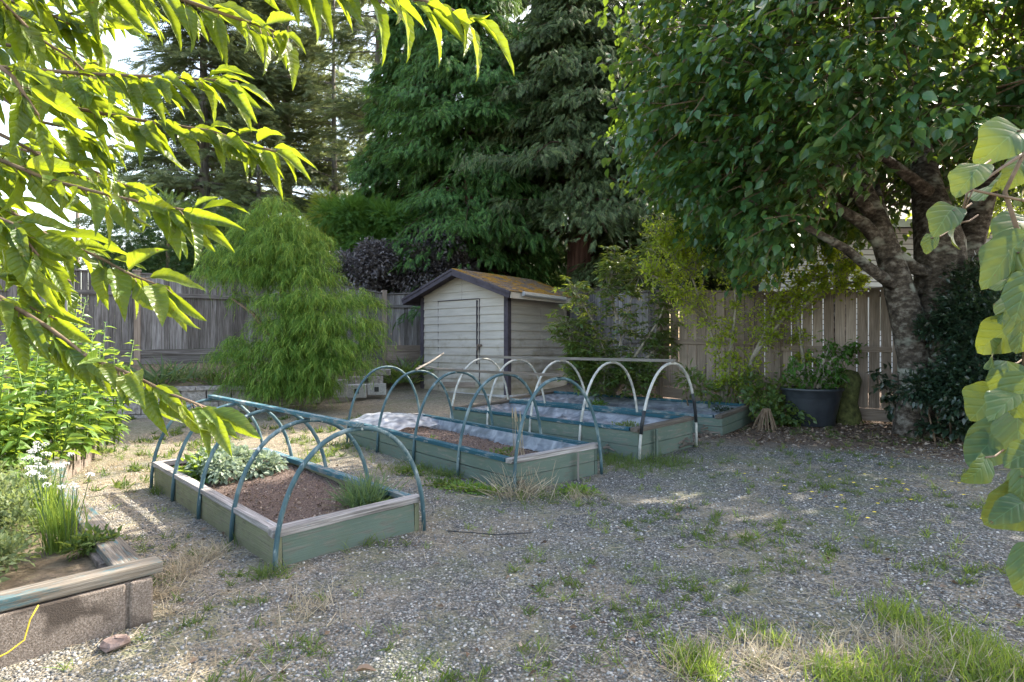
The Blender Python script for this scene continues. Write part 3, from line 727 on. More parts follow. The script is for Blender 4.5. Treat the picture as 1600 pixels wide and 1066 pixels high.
# rotten lumps at damaged corners
def rot(pt, par, u, v, n, sz):
    m = MB()
    for k in range(n):
        p = pt(u+random.uniform(-.02, .02), v+random.uniform(-.02, .05), random.uniform(.0, .14))
        m.box(p, (random.uniform(.06, sz), .012, random.uniform(.008, .022)), Euler((random.uniform(-.3, .3), random.uniform(-.3, .3), random.uniform(0, 3))).to_matrix(), .01)
    m.build('rotten_edge', M['rot_wood'], par)
rot(pt2, b2, 0, .05, 6, .14); rot(pt3, b3, -.004, 1.05, 9, .25); rot(pt3, b3, .12, -.02, 8, .3); rot(pt4, b4, .05, -.02, 8, .3)
# broken stick leaning over the second hoop of bed 2 and a fallen one on the ground
def stick(a, b, r, label, nm='stick'):
    a = Vector(a); b = Vector(b); mid = (a+b)/2+Vector((0, 0, -.015)); me = MB().tube([a, mid, b], [r, r*.9, r*.7], 6)
    o = me.build(nm, M['grey_stick']); tag(o, label, 'stick'); return o
stick(ap2[3]+Vector((-.02, -.05, .02)), P(693, 552, 10.2), .017, 'broken grey stick poking up from the far teal hoops toward the shed')
stick(ap2[2]+Vector((.08, -.02, .035)), P(655, 572, 9.6), .016, 'dark thin stick lying along the tops of the teal hoops in front of the shed')

def liner(par, pt, Wd, h, name='plastic_liner', full=False, drop=.13, seed=1, bulge=None):
    r = np.random.default_rng(seed); nu, nv = 90, 36; v = []; f = []
    ph = r.uniform(0, 6, 12)
    def crk(u, w): return sum(math.sin(u*(9+7*k)+w*(5+4*k)*(1 if k % 2 else -1)+ph[k]+1.5*math.sin(u*5+w*3+k))/(1+.7*k) for k in range(8))*.016
    if full:
        for i in range(nu+1):
            for j in range(nv+1):
                u, w_ = i/nu, j/nv; e = min(u*6, (1-u)*6, w_*3.2, (1-w_)*3.2, 1)
                e = 1-(1-e)**2
                z = h+.004-drop*e+crk(u*4, w_*3)*(.4+e)
                v.append(pt(.02+.96*u, .045+(Wd-.09)*w_, z))
        for i in range(nu):
            for j in range(nv): q = i*(nv+1)+j; f.append((q, q+1, q+nv+2, q+nv+1))
    else:
        # strip hanging inside each long side and the far end
        for (p0, p1, inn) in (((.02, Wd-.045), (.98, Wd-.045), -1), ((.98, .05), (.98, Wd-.05), 0), ((.5, .045), (.98, .045), 1)):
            n0 = len(v)
            for i in range(nu+1):
                s = i/nu; u = p0[0]+(p1[0]-p0[0])*s; w_ = p0[1]+(p1[1]-p0[1])*s
                for j in range(7):
                    q = j/6; off = .03+.05*q+abs(crk(s*7+q, q*2+inn))*1.5*q
                    uu, ww = (u-off/3.7, w_) if inn == 0 else (u, w_+inn*off)
                    z = h+.012-q*(drop+.02)
                    if bulge and inn == 0: z += .10*math.sin(math.pi*s)*(1-q)*1.0
                    v.append(pt(uu, ww, z))
            for i in range(nu):
                for j in range(6): q = n0+i*7+j; f.append((q, q+1, q+8, q+7))
    MB().poly(v, f).build(name, M['plastic'], par, True)
liner(b2, pt2, B2[4], B2[5], drop=.13, seed=3, bulge=True)
liner(b3, pt3, B3[4], B3[5], full=True, drop=.15, seed=5)
liner(b4, pt4, B4[4], B4[5], full=True, drop=.11, seed=8)
# loose folded sheet over the far corner of bed 2
def sheet(pt, par, Wd, h):
    v = []; f = []; n = 34
    for i in range(n+1):
        for j in range(n+1):
            u, w_ = i/n, j/n
            z = h+.03+.10*math.sin(math.pi*min(1, w_*1.1))*(1-u)**.6*abs(math.sin(3.2*w_+.5))+.012*math.sin(22*u+9*w_)+.010*math.sin(31*w_-12*u)-(.14*max(0, u-.5))
            v.append(pt(1.01-.22*u, -.02+(Wd+.02)*w_, z))
    for i in range(n):
        for j in range(n): q = i*(n+1)+j; f.append((q, q+1, q+n+2, q+n+1))
    MB().poly(v, f).build('folded_sheet', M['plastic'], par, True)
sheet(pt2, b2, B2[4], B2[5]); 

# ------------------------------------------------------------------ front-left planter
PL = [Vector((-3.3, 2.2, 0)), Vector((-2.06, 3.5, 0)), Vector((-4.16, 5.72, 0)), Vector((-5.1, 6.95, 0)), Vector((-5.75, 8.4, 0))]
def build_planter():
    t = thing('block_planter', (PL[1].x, PL[1].y, .03), 'rough dark block planter with a worn timber cap at the front left corner', 'planter')
    a, b = PL[0], PL[1]; d = (b-a).normalized(); inn = Vector((-d.y, d.x, 0)); L = (b-a).length
    Mr = Matrix.Rotation(math.atan2(d.y, d.x), 3, 'Z')
    ends = [L, L-.13, L-.86, L-1.27, L-1.7, 0]
    for i in range(5):
        s1, s0 = ends[i], ends[i+1]; c = a+d*(s0+s1)/2+inn*.09; zg = float(GZ(c.x, c.y)); c.z = (zg-.05+.275)/2+random.uniform(-.004, .004)
        MB().box(c+inn*random.uniform(-.006, .006), (s1-s0-.012, .19, .275-zg+.05), Mr, .006).build('block', M['block_dark'], t, bevel=.012)
    cb = MB().beam(a+inn*.08+Vector((0, 0, .305)), b+inn*.08+d*.05+Vector((0, 0, .315)), .15, .065, jit=.004); cb.build('timber_cap', M['cap_timber'], t, bevel=.008)
    for i in (1, 2, 3):
        a2, b2_ = PL[i], PL[i+1]; d2 = (b2_-a2).normalized(); in2 = Vector((-d2.y, d2.x, 0)); 
        if in2.x > 0: in2 = -in2
        L2 = (b2_-a2).length; M2 = Matrix.Rotation(math.atan2(d2.y, d2.x), 3, 'Z'); nb = round(L2/.42)
        m = MB()
        for k in range(nb):
            c = a2+d2*(k+.5)*L2/nb+in2*.10; zg = float(GZ(c.x, c.y)); c.z = (zg-.05+.275)/2
            m.box(c, (L2/nb-.01, .19, .275-zg+.05), M2, .004)
        m.build('block', M['block_dark'], t, bevel=.01)
        s_ = .10 if i == 1 else 0
        MB().beam(a2+d2*s_+in2*.09+Vector((0, 0, .304)), b2_+in2*.09+Vector((0, 0, .304+.0*i)), .15, .05, jit=.004).build('timber_cap', M['cap_timber'], t, bevel=.006)
    pts = [PL[0], PL[1], PL[2], PL[3], PL[4]]
    # soil: fan grid between the wall line and a line to the left
    v = []; f = []; n = 40; k = 24
    line = []
    for i in range(4):
        for q in range(10): line.append(pts[i].lerp(pts[i+1], q/10))
    line.append(pts[4])
    for i, p in enumerate(line):
        far = Vector((-9.5, 2.0+6.6*i/40, 0))
        for j in range(k+1):
            q = p.lerp(far, (.02+.98*j/k)**1.6 if j else .012); v.append((q.x, q.y, .235+.02*math.sin(q.x*5)*math.sin(q.y*4)+random.uniform(-.006, .006)))
    for i in range(len(line)-1):
        for j in range(k): q = i*(k+1)+j; f.append((q, q+1, q+k+2, q+k+1))
    MB().poly(v, f).build('soil', M['bank'], t)
build_planter()

# stacked blocks by the terrace end
def blockstack():
    spec = [((532, 607), 13.7, (.30, .22, .40), M['cinder'], 'upright pale cinder block standing at the end of the terrace'),
            ((558, 611), 13.9, (.42, .22, .30), M['cinder'], 'hollow grey block lying on the gravel beside the upright pale block'),
            ((589, 608), 14.1, (.42, .22, .26), M['cinder'], 'hollow grey block lying nearest the shed'),
            ((572, 594), 14.2, (.78, .30, .17), M['block'], 'long dark stone slab resting on the two hollow blocks'),
            ((590, 582), 14.5, (.60, .30, .15), M['block'], 'brownish stone slab topmost of the block stack')]
    for (px, py), Y, sz, m, lab in spec:
        p = P(px, py, Y); g = float(GZ(p.x, p.y))
        z = max(p.z, g+sz[2]/2-.02)
        t = tag(MB().box((p.x, p.y, z), sz, Matrix.Rotation(.25+.1*math.sin(px), 3, 'Z'), .008).build('concrete_block' if m is M['cinder'] else 'stone_slab', m, None, bevel=.01), lab, 'block')
        if 'hollow' in lab:
            Mr = Matrix.Rotation(.25+.1*math.sin(px), 3, 'Z')
            MB().box(Vector((p.x, p.y, z))+Mr @ Vector((.0, -sz[1]/2-.002, 0)), (.10, .02, .11), Mr).build('hole_shade_patch', M['tape'], t)  # black patch on the solid face, painted shade of the hollow
blockstack()

# ------------------------------------------------------------------ black tub, stump, stone, twine
def tub():
    x, y = PX(1268, 10.0), 10.0; z = float(GZ(x, y))+.01
    t = thing('plant_tub', (x, y, z), 'large black plastic tub of leafy shoots standing against the brown fence', 'tub')
    MB().lathe((x, y, z), [(0, 0), (.33, 0), (.345, .02), (.37, .2), (.375, .21), (.425, .44), (.432, .47), (.44, .48), (.445, .56), (.475, .575), (.478, .605), (.46, .612), (.435, .60), (.42, .50), (0, .50)], 56).build('tub_wall', M['pot'], t, True)
    MB().lathe((x, y, z), [(0, .54), (.2, .545), (.435, .52)], 32).build('soil', M['soil'], t)
    return x, y, z
TX, TY, TZ = tub()
x, y = PX(1328, 10.0), 10.05; z = float(GZ(x, y))
st = MB()
pts = []; prof = [(.20, -.05), (.19, .15), (.15, .35), (.17, .55), (.19, .72), (.13, .86), (.02, .90)]
st.lathe((x, y, z), prof, 20)
for v in st.v: v += Vector((.03*math.sin(9*v.z+v.x*14), .03*math.cos(11*v.z+v.x*9), 0))
tag(st.build('tree_stump', M['moss'], None, True), 'mossy green stump between the black tub and the big tree', 'stump')
def rock(c, s, m, label, nm='stone'):
    mb = MB().lathe(c, [(0, -s*.2), (s*.9, -s*.1), (s, s*.12), (s*.7, s*.32), (0, s*.4)], 9)
    for v in mb.v: v += Vector((random.uniform(-1, 1), random.uniform(-1, 1), random.uniform(-.4, .4)))*s*.14
    tag(mb.build(nm, m), label, 'stone')
rock(GP(180, 1012)+Vector((0, 0, .02)), .075, M['stone'], 'flat reddish stone on the gravel below the front planter')
rock(GP(1418, 664)+Vector((0, -.1, .03)), .14, M['concrete'], 'pale rounded stone against the foot of the big tree')
a = PL[0].lerp(PL[1], .44); tw = [Vector((a.x+.06*math.sin(k*.9)*k/9+.02*k, a.y-.02-.012*k*k/4, max(.03+float(GZ(a.x, a.y))*0, .30-.05*k))) for k in range(7)]
p0 = P(47, 968, 3.0); p1 = P(38, 1000, 2.98); p2 = P(12, 1020, 2.9); p3 = P(-30, 1040, 2.85)
tag(MB().tube([P(60, 952, 3.05)+Vector((0,0,.02)), p0, p1, p2, p3, P(-60, 1060, 2.7)], .004, 6).build('garden_twine', M['twine'], None, True), 'yellow twine hanging over the front planter blocks', 'twine')
tw = [GP(700, 832), GP(740, 835), GP(775, 838), GP(830, 835)]
tag(MB().tube([p+Vector((0, 0, .012)) for p in tw], .0045, 6).build('black_pipe_offcut', M['tape'], None, True), 'thin black pipe offcut on the gravel in front of the middle bed', 'pipe')

# ------------------------------------------------------------------ houses and pole beyond the fences
def house(name, x0, x1, y, z0, z1, dep, label, rise):
    t = thing('neighbour_house', ((x0+x1)/2, y, z0), label, 'house')
    w_ = MB(); k = 0; z = z0
    while z < z1:
        w_.box(((x0+x1)/2, y+.0, z+.075), (x1-x0, .03, .128), Matrix.Rotation(-.10, 3, 'X')); z += .15
    w_.build('lap_siding', M['siding_pale'], t)
    MB().box(((x0+x1)/2, y+dep/2+.04, (z0+z1)/2), (x1-x0-.02, dep, z1-z0)).build('wall', M['roof_and_lap_shade'], t)  # dark core shows between the boards as painted lap shadow lines
    r = MB(); o = .5; ym = y+dep/2; V = [(x0-o, y-o, z1), (x1+o, y-o, z1), (x1+o, ym, z1+rise), (x0-o, ym, z1+rise), (x0-o, y+dep+o, z1), (x1+o, y+dep+o, z1)]
    V += [(a, b, c+.15) for a, b, c in V]
    r.poly(V, [(0,1,2,3), (3,2,5,4), (7,6,9,8), (8,9,10,11), (0,6,7,1), (0,3,9,6), (3,4,10,9), (1,7,8,2), (2,8,11,5), (4,5,11,10)]); r.build('roof', M['roof_and_lap_shade'], t)
    MB().box(((x0+x1)/2, y-.52, z1+.03), (x1-x0+1.0, .03, .2)).build('fascia', M['gutter'], t)
    for fx in (.3, .7):
        wx = x0+(x1-x0)*fx
        f_ = MB().box((wx, y-.03, z0+2.1), (1.3, .08, 1.1)).build('window', M['gutter'], t)
        MB().box((wx, y-.075, z0+2.1), (1.14, .02, .94)).build('pane', M['window'], f_)
house('h', 6.9, 19.0, 17.0, .4, 4.9, 8, 'pale blue grey lap sided house behind the brown fence', 2.2)
house('h2', -.5, 7.0, 36.0, .6, 5.2, 8, 'pale sided house glimpsed between conifer limbs above the shed roof', 2)
tag(MB().tube([P(121, 470, 45), P(121, 333, 45)], [.16, .13], 8).build('utility_pole', M['pole']), 'thin bare pole far off in the gap of sky at left', 'pole')

# ------------------------------------------------------------------ vegetation
def rdir(n, up=0):
    d = rng.normal(size=(n, 3)); d[:, 2] += up; return norm(d)
def T_ovate(wm=.6, fold=.12, droop=.12):
    v = [(0, 0, 0)]; pr = [(.16, .34), (.42, .5), (.74, .27)]
    for a, b in pr: v += [(a, -wm*b, fold*b*2-droop*a*a), (a, 0, -droop*a*a), (a, wm*b, fold*b*2-droop*a*a)]
    v.append((1, 0, -droop*1.3))
    return np.array(v), [(0,1,2), (0,2,3), (1,4,5,2), (2,5,6,3), (4,7,8,5), (5,8,9,6), (7,10,8), (8,10,9)]
T_LEAF = T_simple(.52, .40, .10); T_LONG = T_simple(.30, .45, .06); T_OV = T_ovate(.66)
FR = T_frond(6, 32, .45, .052, .55); FR2 = T_frond(6, 50, .30, .065, .18); STR = T_strand(.075, 1.0); BL = T_blade(.05, .35)

def conifer(name, label, base, H, z0, R0, nb, per, m, tpl, size, droop, rise, bark, tr=.22, power=.8, group=None, spread=.9, hang=.5, nob=0, keep=None):
    x, y = base; g = float(GZ(x, y)); t = thing(name, (x, y, g), label, 'tree', group)
    MB().tube([(x, y, g-.1), (x+.05, y, g+H*.35), (x-.04, y+.04, g+H*.7), (x, y, g+H)], [tr, tr*.75, tr*.42, .03], 10).build('trunk', bark, t, True)
    lim = MB(); Ps = []; Ds = []; Sz = []
    for b in range(nb):
        f = rng.random()**.9; z = z0+(H-z0)*f; rr = R0*(1-f)**power*rng.uniform(.5, 1.15)+.25
        az = rng.uniform(0, 2*math.pi)
        if keep is not None and not keep(az, z): continue
        d = np.array([math.cos(az), math.sin(az)]); c = np.array([x, y, g+z])
        ri, do = rise*rng.uniform(.2, 1.9), droop*rng.uniform(.4, 1.5)
        def bp(s): return np.array([c[0]+d[0]*rr*s, c[1]+d[1]*rr*s, c[2]+rr*(ri*s-do*s*s)])
        lim.tube([bp(0), bp(.35), bp(.7), bp(1.0)], [.012+.016*rr, .010+.010*rr, .008, .004], 4, False)
        n = max(3, int(per*(rr/R0+.25)))
        s = rng.uniform(.12, 1.02, n)**.75; w_ = rng.normal(0, spread*.26*rr, n)*(1.05-s*.6)
        p = np.stack([bp(q) for q in s]); sd_ = np.array([-d[1], d[0], 0]); p += sd_*w_[:, None]; p[:, 2] += rng.normal(-.04, .09, n)-np.abs(w_)*.25
        dd = np.tile([d[0], d[1], 0.], (n, 1))+sd_*(np.sign(w_)*rng.uniform(.3, 1.1, n))[:, None]+rng.normal(0, .25, (n, 3)); dd[:, 2] -= hang*rng.uniform(.0, 1.5, n)*rng.uniform(.5, 1.2)
        Ps.append(p); Ds.append(dd); Sz.append(rng.uniform(.7, 1.25, n)*size)
    lim.build('limbs', bark, t)
    foliage('crown', m, t, np.concatenate(Ps), np.concatenate(Ds), np.concatenate(Sz), tpl, roll=.45)
    return t
def lobes(name, label, base, lobe, m, tpl, size, dens, droop=.6, cat='shrub', group=None, trunk=None, depth=.35, outw=1.0, roll=.5, clump=0):
    """lobe = [(x,y,z,rx,ry,rz)], leaves stand out of each lobe's shell; trunk = list of (points, radii)"""
    t = thing(name, (base[0], base[1], float(GZ(*base[:2])) if len(base) < 3 else base[2]), label, cat, group)
    Ps = []; Ds = []; Sz = []
    for (x, y, z, rx, ry, rz) in lobe:
        n = int(dens*(rx*ry+rx*rz+ry*rz)*4.2); d = rdir(n, .1); q = 1-depth*rng.random(n)**1.4
        b = 1+.16*np.sin(d[:, 0]*9+x*3)*np.sin(d[:, 2]*8+z*5)+.12*np.sin(d[:, 1]*13+y)
        if clump:
            k = max(1, n//clump); n = k*clump; d = np.repeat(d[:k], clump, 0); q = np.repeat(q[:k], clump); b = np.repeat(b[:k], clump)
            hd = rng.normal(0, 1, (k, 3)); hd[:, 2] = 0; ax = np.repeat(norm(d[::clump]*[1, 1, .3]+.5*norm(hd)), clump, 0)
            s_ = np.tile(np.linspace(0, 1, clump), k); L_ = np.repeat(rng.uniform(1.2, 2.6, k)*size, clump)
            pp = np.array([x, y, z])+d*np.array([rx, ry, rz])*(q*b)[:, None]*.88+ax*(s_*L_)[:, None]+rng.normal(0, .02, (n, 3)); pp[:, 2] -= (s_**2)*L_*.55*droop/.7
            dd = ax*.8+rng.normal(0, .38, (n, 3)); dd[:, 2] -= droop*(.5+s_); Ps.append(pp); Ds.append(dd); Sz.append(size*rng.uniform(.6, 1.25, n))
            continue
        Ps.append(np.array([x, y, z])+d*np.array([rx, ry, rz])*(q*b)[:, None])
        dd = d*outw+rng.normal(0, .35, (n, 3)); dd[:, 2] -= droop; Ds.append(dd); Sz.append(size*rng.uniform(.6, 1.3, n))
    foliage('foliage', m, t, np.concatenate(Ps), np.concatenate(Ds), np.concatenate(Sz), tpl, roll=roll)
    if trunk:
        tb = MB()
        for pts, rad in trunk: tb.tube(pts, rad, 8)
        tb.build('trunk', M['twig'], t, True)
    return t

# feathery cypress by the terrace
def cypress():
    Y = 12.7; L = []
    tiers = [(432, 322, .26, .20, 0), (410, 340, .30, .18, 0), (452, 345, .30, .18, -.1), (385, 362, .34, .16, .1), (430, 365, .40, .20, -.2), (478, 368, .32, .16, 0), (500, 385, .25, .13, .1),
        (352, 392, .36, .15, .1), (400, 395, .40, .17, -.2), (450, 392, .42, .2, -.3), (492, 402, .36, .15, -.1), (330, 425, .32, .14, .1), (372, 428, .40, .15, -.1), (425, 425, .42, .16, -.2), (478, 428, .42, .18, -.3), (510, 430, .28, .13, .1),
        (378, 462, .18, .10, .3), (440, 470, .42, .18, -.45), (488, 462, .46, .18, -.5), (530, 470, .34, .13, -.2), (558, 462, .34, .15, .3), (582, 470, .16, .10, .3), (408, 505, .22, .11, .2), (450, 505, .44, .18, -.5), (500, 500, .44, .18, -.6), (548, 500, .34, .14, -.3), (578, 505, .24, .12, 0),
        (372, 532, .26, .11, 0), (405, 545, .36, .14, -.2), (455, 540, .46, .18, -.55), (512, 535, .46, .17, -.6), (560, 535, .32, .14, -.3), (588, 530, .18, .12, 0), (358, 552, .32, .13, .1), (395, 572, .44, .14, -.2), (450, 575, .48, .15, -.5), (510, 570, .46, .15, -.55), (555, 565, .34, .14, -.3), (380, 598, .36, .12, -.1), (430, 602, .46, .12, -.3), (490, 600, .42, .12, -.4)]
    for (px, py, r, rz, dy) in tiers:
        p = P(px, py, Y+dy); L.append((p.x, p.y, p.z, r, r*.9, rz))
    inner = []
    for (px, py, r, rz, dy) in ((440, 350, .3, .3, .1), (435, 395, .5, .3, .1), (430, 435, .55, .35, .1), (462, 475, .55, .32, .0), (490, 515, .8, .35, -.1), (480, 560, .95, .3, -.1), (460, 592, .9, .2, 0)):
        p = P(px, py, Y+dy); inner.append((p.x, p.y+.1, p.z, r*.72, r*.6, rz*.8))
    bx, by = PX(452, 12.9), 12.9; g = .7
    tr = [([(bx, by, g-.2), (bx-.1, by, g+1.2), (bx-.15, by, g+2.6), (bx-.25, by, g+3.6)], [.12, .09, .06, .03])]
    for a in (-1.0, -.5, .5, 1.0): tr.append(([(bx, by, g+.6), (bx+a*.7, by-.2, g+1.3+.3*abs(a)), (bx+a*1.1, by-.3, g+1.9)], [.05, .035, .015]))
    L += inner
    return lobes('threadleaf_cypress', 'feathery bright green weeping conifer in drooping tiers left of the shed', (bx, by, g), L, M['L_cyp'], STR, .15, 1250, .8, 'tree', trunk=tr, depth=.6, outw=1.0, roll=.5, clump=14)
cypress()

# hedge and shrubs beyond the left fence
def thuja(px, Y, zt, r, label):
    x = PX(px, Y); L = []; g = float(GZ(x, Y)); k = int((zt-1)/.9)
    for i in range(k):
        z = 1.0+i*.9; rr = r*(1.05-.5*(i/k)**2); L.append((x+random.uniform(-.2, .2), Y+random.uniform(-.15, .15), z, rr, rr, .8))
    L.append((x, Y, zt-.5, r*.5, r*.5, .6))
    lobes('cedar_hedge', label, (x, Y), L, M['L_thuja'], FR2, .30, 75, .15, 'hedge', group='dark hedge behind the left fence', trunk=[([(x, Y, g-.1), (x, Y, zt*.8)], [.12, .04])], depth=.3, roll=.8)
for px, zt in ((205, 5.7), (262, 6.0), (318, 5.9), (372, 5.5)): thuja(px, 18.2, zt, .85, 'dark green clipped hedge conifer rising behind the weathered left fence')
def simple_shrub(name, label, px, py, Y, rx, rz, m, tpl, size, dens, droop=.3, n=6, cat='shrub'):
    c = P(px, py, Y); g = float(GZ(c.x, c.y)); L = [(c.x, c.y, c.z, rx*.75, rx*.7, rz*.75)]
    for i in range(n):
        a = random.uniform(0, 6.28); q = random.uniform(.4, .85)
        L.append((c.x+math.cos(a)*rx*q, c.y+random.uniform(-.5, .3)*rx, c.z+math.sin(a)*rz*q, rx*.42, rx*.42, rz*.42))
    tr = [([(c.x+dx*.2, c.y, g-.1), (c.x+dx*.6, c.y, (g+c.z)/2), (c.x+dx, c.y, c.z)], [.06, .045, .02]) for dx in (-.3*rx, 0, .3*rx)]
    return lobes(name, label, (c.x, c.y), L, m, tpl, size, dens, droop, cat, trunk=tr, depth=.45)
simple_shrub('golden_conifer', 'small golden green shrub top between the cypress and the tall firs', 508, 340, 20.5, .8, 1.0, M['L_gold'], FR2, .22, 110)
simple_shrub('bright_green_conifer', 'bright mid green sloping shrub behind the fence post left of the shed', 578, 368, 19.5, 1.55, 1.1, M['L_shrub'], FR2, .26, 130, .1, 9)
simple_shrub('bright_green_conifer', 'green shrub touching the right side of the feathery cypress top', 640, 395, 21, 1.2, 1.2, M['L_cedar'], FR2, .3, 90, .2, 7)
simple_shrub('purple_shrub', 'dull purple leaved bush behind the fence left of the shed roof', 660, 425, 18.9, 1.75, 1.35, M['L_purple'], T_LEAF, .13, 420, .2, 10)
simple_shrub('purple_shrub', 'lower dull purple bush just behind the cypress and fence post', 555, 430, 18.3, 1.35, .9, M['L_purple'], T_LEAF, .12, 380, .2, 8)
simple_shrub('dark_shrub', 'dark green shrub low behind the short fence and shed roof peak', 760, 410, 21.0, 2.2, 1.5, M['L_thuja'], FR2, .34, 70, .2, 8)

# big drooping cedars and tall firs behind the shed
conifer('cedar_tree', 'huge dark drooping cedar with a reddish trunk rising right behind the shed roof', (PX(905, 18.8), 18.8), 13.6, 4.4, 3.9, 300, 140, M['L_hemlock'], FR, .30, .35, .12, M['bark_red'], .52, .7, hang=.8)
conifer('cedar_tree', 'tall green weeping cedar filling the middle of the view left of the reddish trunk', (PX(735, 19.8), 19.8), 15.5, 2.2, 3.4, 330, 150, M['L_cedar'], FR, .29, .45, .12, M['bark_red'], .34, .6, hang=1.2)
conifer('cedar_tree', 'narrow green weeping cedar just right of the open fir trunk', (PX(640, 21.5), 21.5), 13.5, 2.6, 2.2, 230, 100, M['L_cedar'], FR, .30, .45, .1, M['bark_red'], .22, .5, hang=1.2)
conifer('hemlock_tree', 'grey green hemlock overlapping the left edge of the big broadleaf tree', (PX(1018, 18.8), 18.8), 12.5, 2.3, 3.2, 280, 130, M['L_hemlock'], FR, .29, .3, .15, M['bark_red'], .3, .7, hang=.7)
conifer('hemlock_tree', 'dense dark conifer in the gap between the two big cedars', (PX(835, 24.5), 24.5), 17.5, 2.0, 3.8, 240, 90, M['L_hemlock'], FR, .42, .35, .12, M['bark_grey'], .4, .6, hang=.8)
conifer('fir_tree', 'tall blue green fir with layered boughs behind the cherry leaves at left', (PX(318, 27), 27), 21, 1.5, 4.8, 230, 84, M['L_fir'], FR2, .62, .22, .10, M['bark_grey'], .3, .75, hang=.4)
conifer('fir_tree', 'tall fir standing between the leftmost fir and the open grey trunk', (PX(448, 30), 30), 22, 3, 4.2, 210, 76, M['L_fir'], FR2, .62, .22, .12, M['bark_grey'], .32, .6, hang=.4)
conifer('fir_tree', 'open fir with a bare pale grey trunk showing against the sky', (PX(592, 26), 26), 19, 4.6, 3.0, 125, 56, M['L_fir'], FR2, .55, .22, .12, M['bark_grey'], .30, .35, hang=.4)
conifer('fir_tree', 'thin fir with a slender dark trunk left of the open grey trunk', (PX(522, 28.5), 28.5), 19, 4.2, 2.6, 105, 50, M['L_fir'], FR2, .55, .22, .12, M['bark_grey'], .20, .4, hang=.4)
conifer('fir_tree', 'fir far behind the leftmost fir with its left boughs against open sky', (PX(385, 37), 37), 25, 3, 4.6, 170, 60, M['L_fir'], FR2, .7, .22, .12, M['bark_grey'], .3, .6, hang=.4)
conifer('fir_tree', 'fir with pale needle tips low behind the golden shrub', (PX(405, 24.5), 24.5), 10.5, 1.5, 2.8, 130, 46, M['L_fir'], FR2, .5, .2, .15, M['bark_grey'], .2, .8, hang=.3)
conifer('fir_tree', 'small distant fir at the foot of the sky gap above the left fence', (PX(168, 44), 44), 9.2, 1.5, 1.8, 60, 26, M['L_fir'], FR2, .6, .2, .15, M['bark_grey'], .2, .9, hang=.3)
conifer('fir_tree', 'distant fir behind the cherry leaves at the far left edge', (PX(40, 48), 48), 8.5, 1.0, 2.6, 80, 26, M['L_fir'], FR2, .7, .2, .15, M['bark_grey'], .2, .9, hang=.3)
# far wood that closes the horizon
def farwood():
    Ps = []; 
    for i in range(46):
        x = -75+i*3.4+random.uniform(-1, 1); y = 62+random.uniform(-5, 10); h = random.uniform(4.5, 8) if x < -20 else random.uniform(9, 13)
        n = 330; d = rdir(n, .2); Ps.append(np.array([x, y, h*.45])+d*np.array([2.6, 2.6, h*.55])*rng.uniform(.6, 1.05, (n, 1)))
    p = np.concatenate(Ps); tag(foliage('far_wood', M['L_fir'], None, p, rdir(len(p), .2), 1.1, T_LEAF, roll=1), kind='stuff')
farwood()

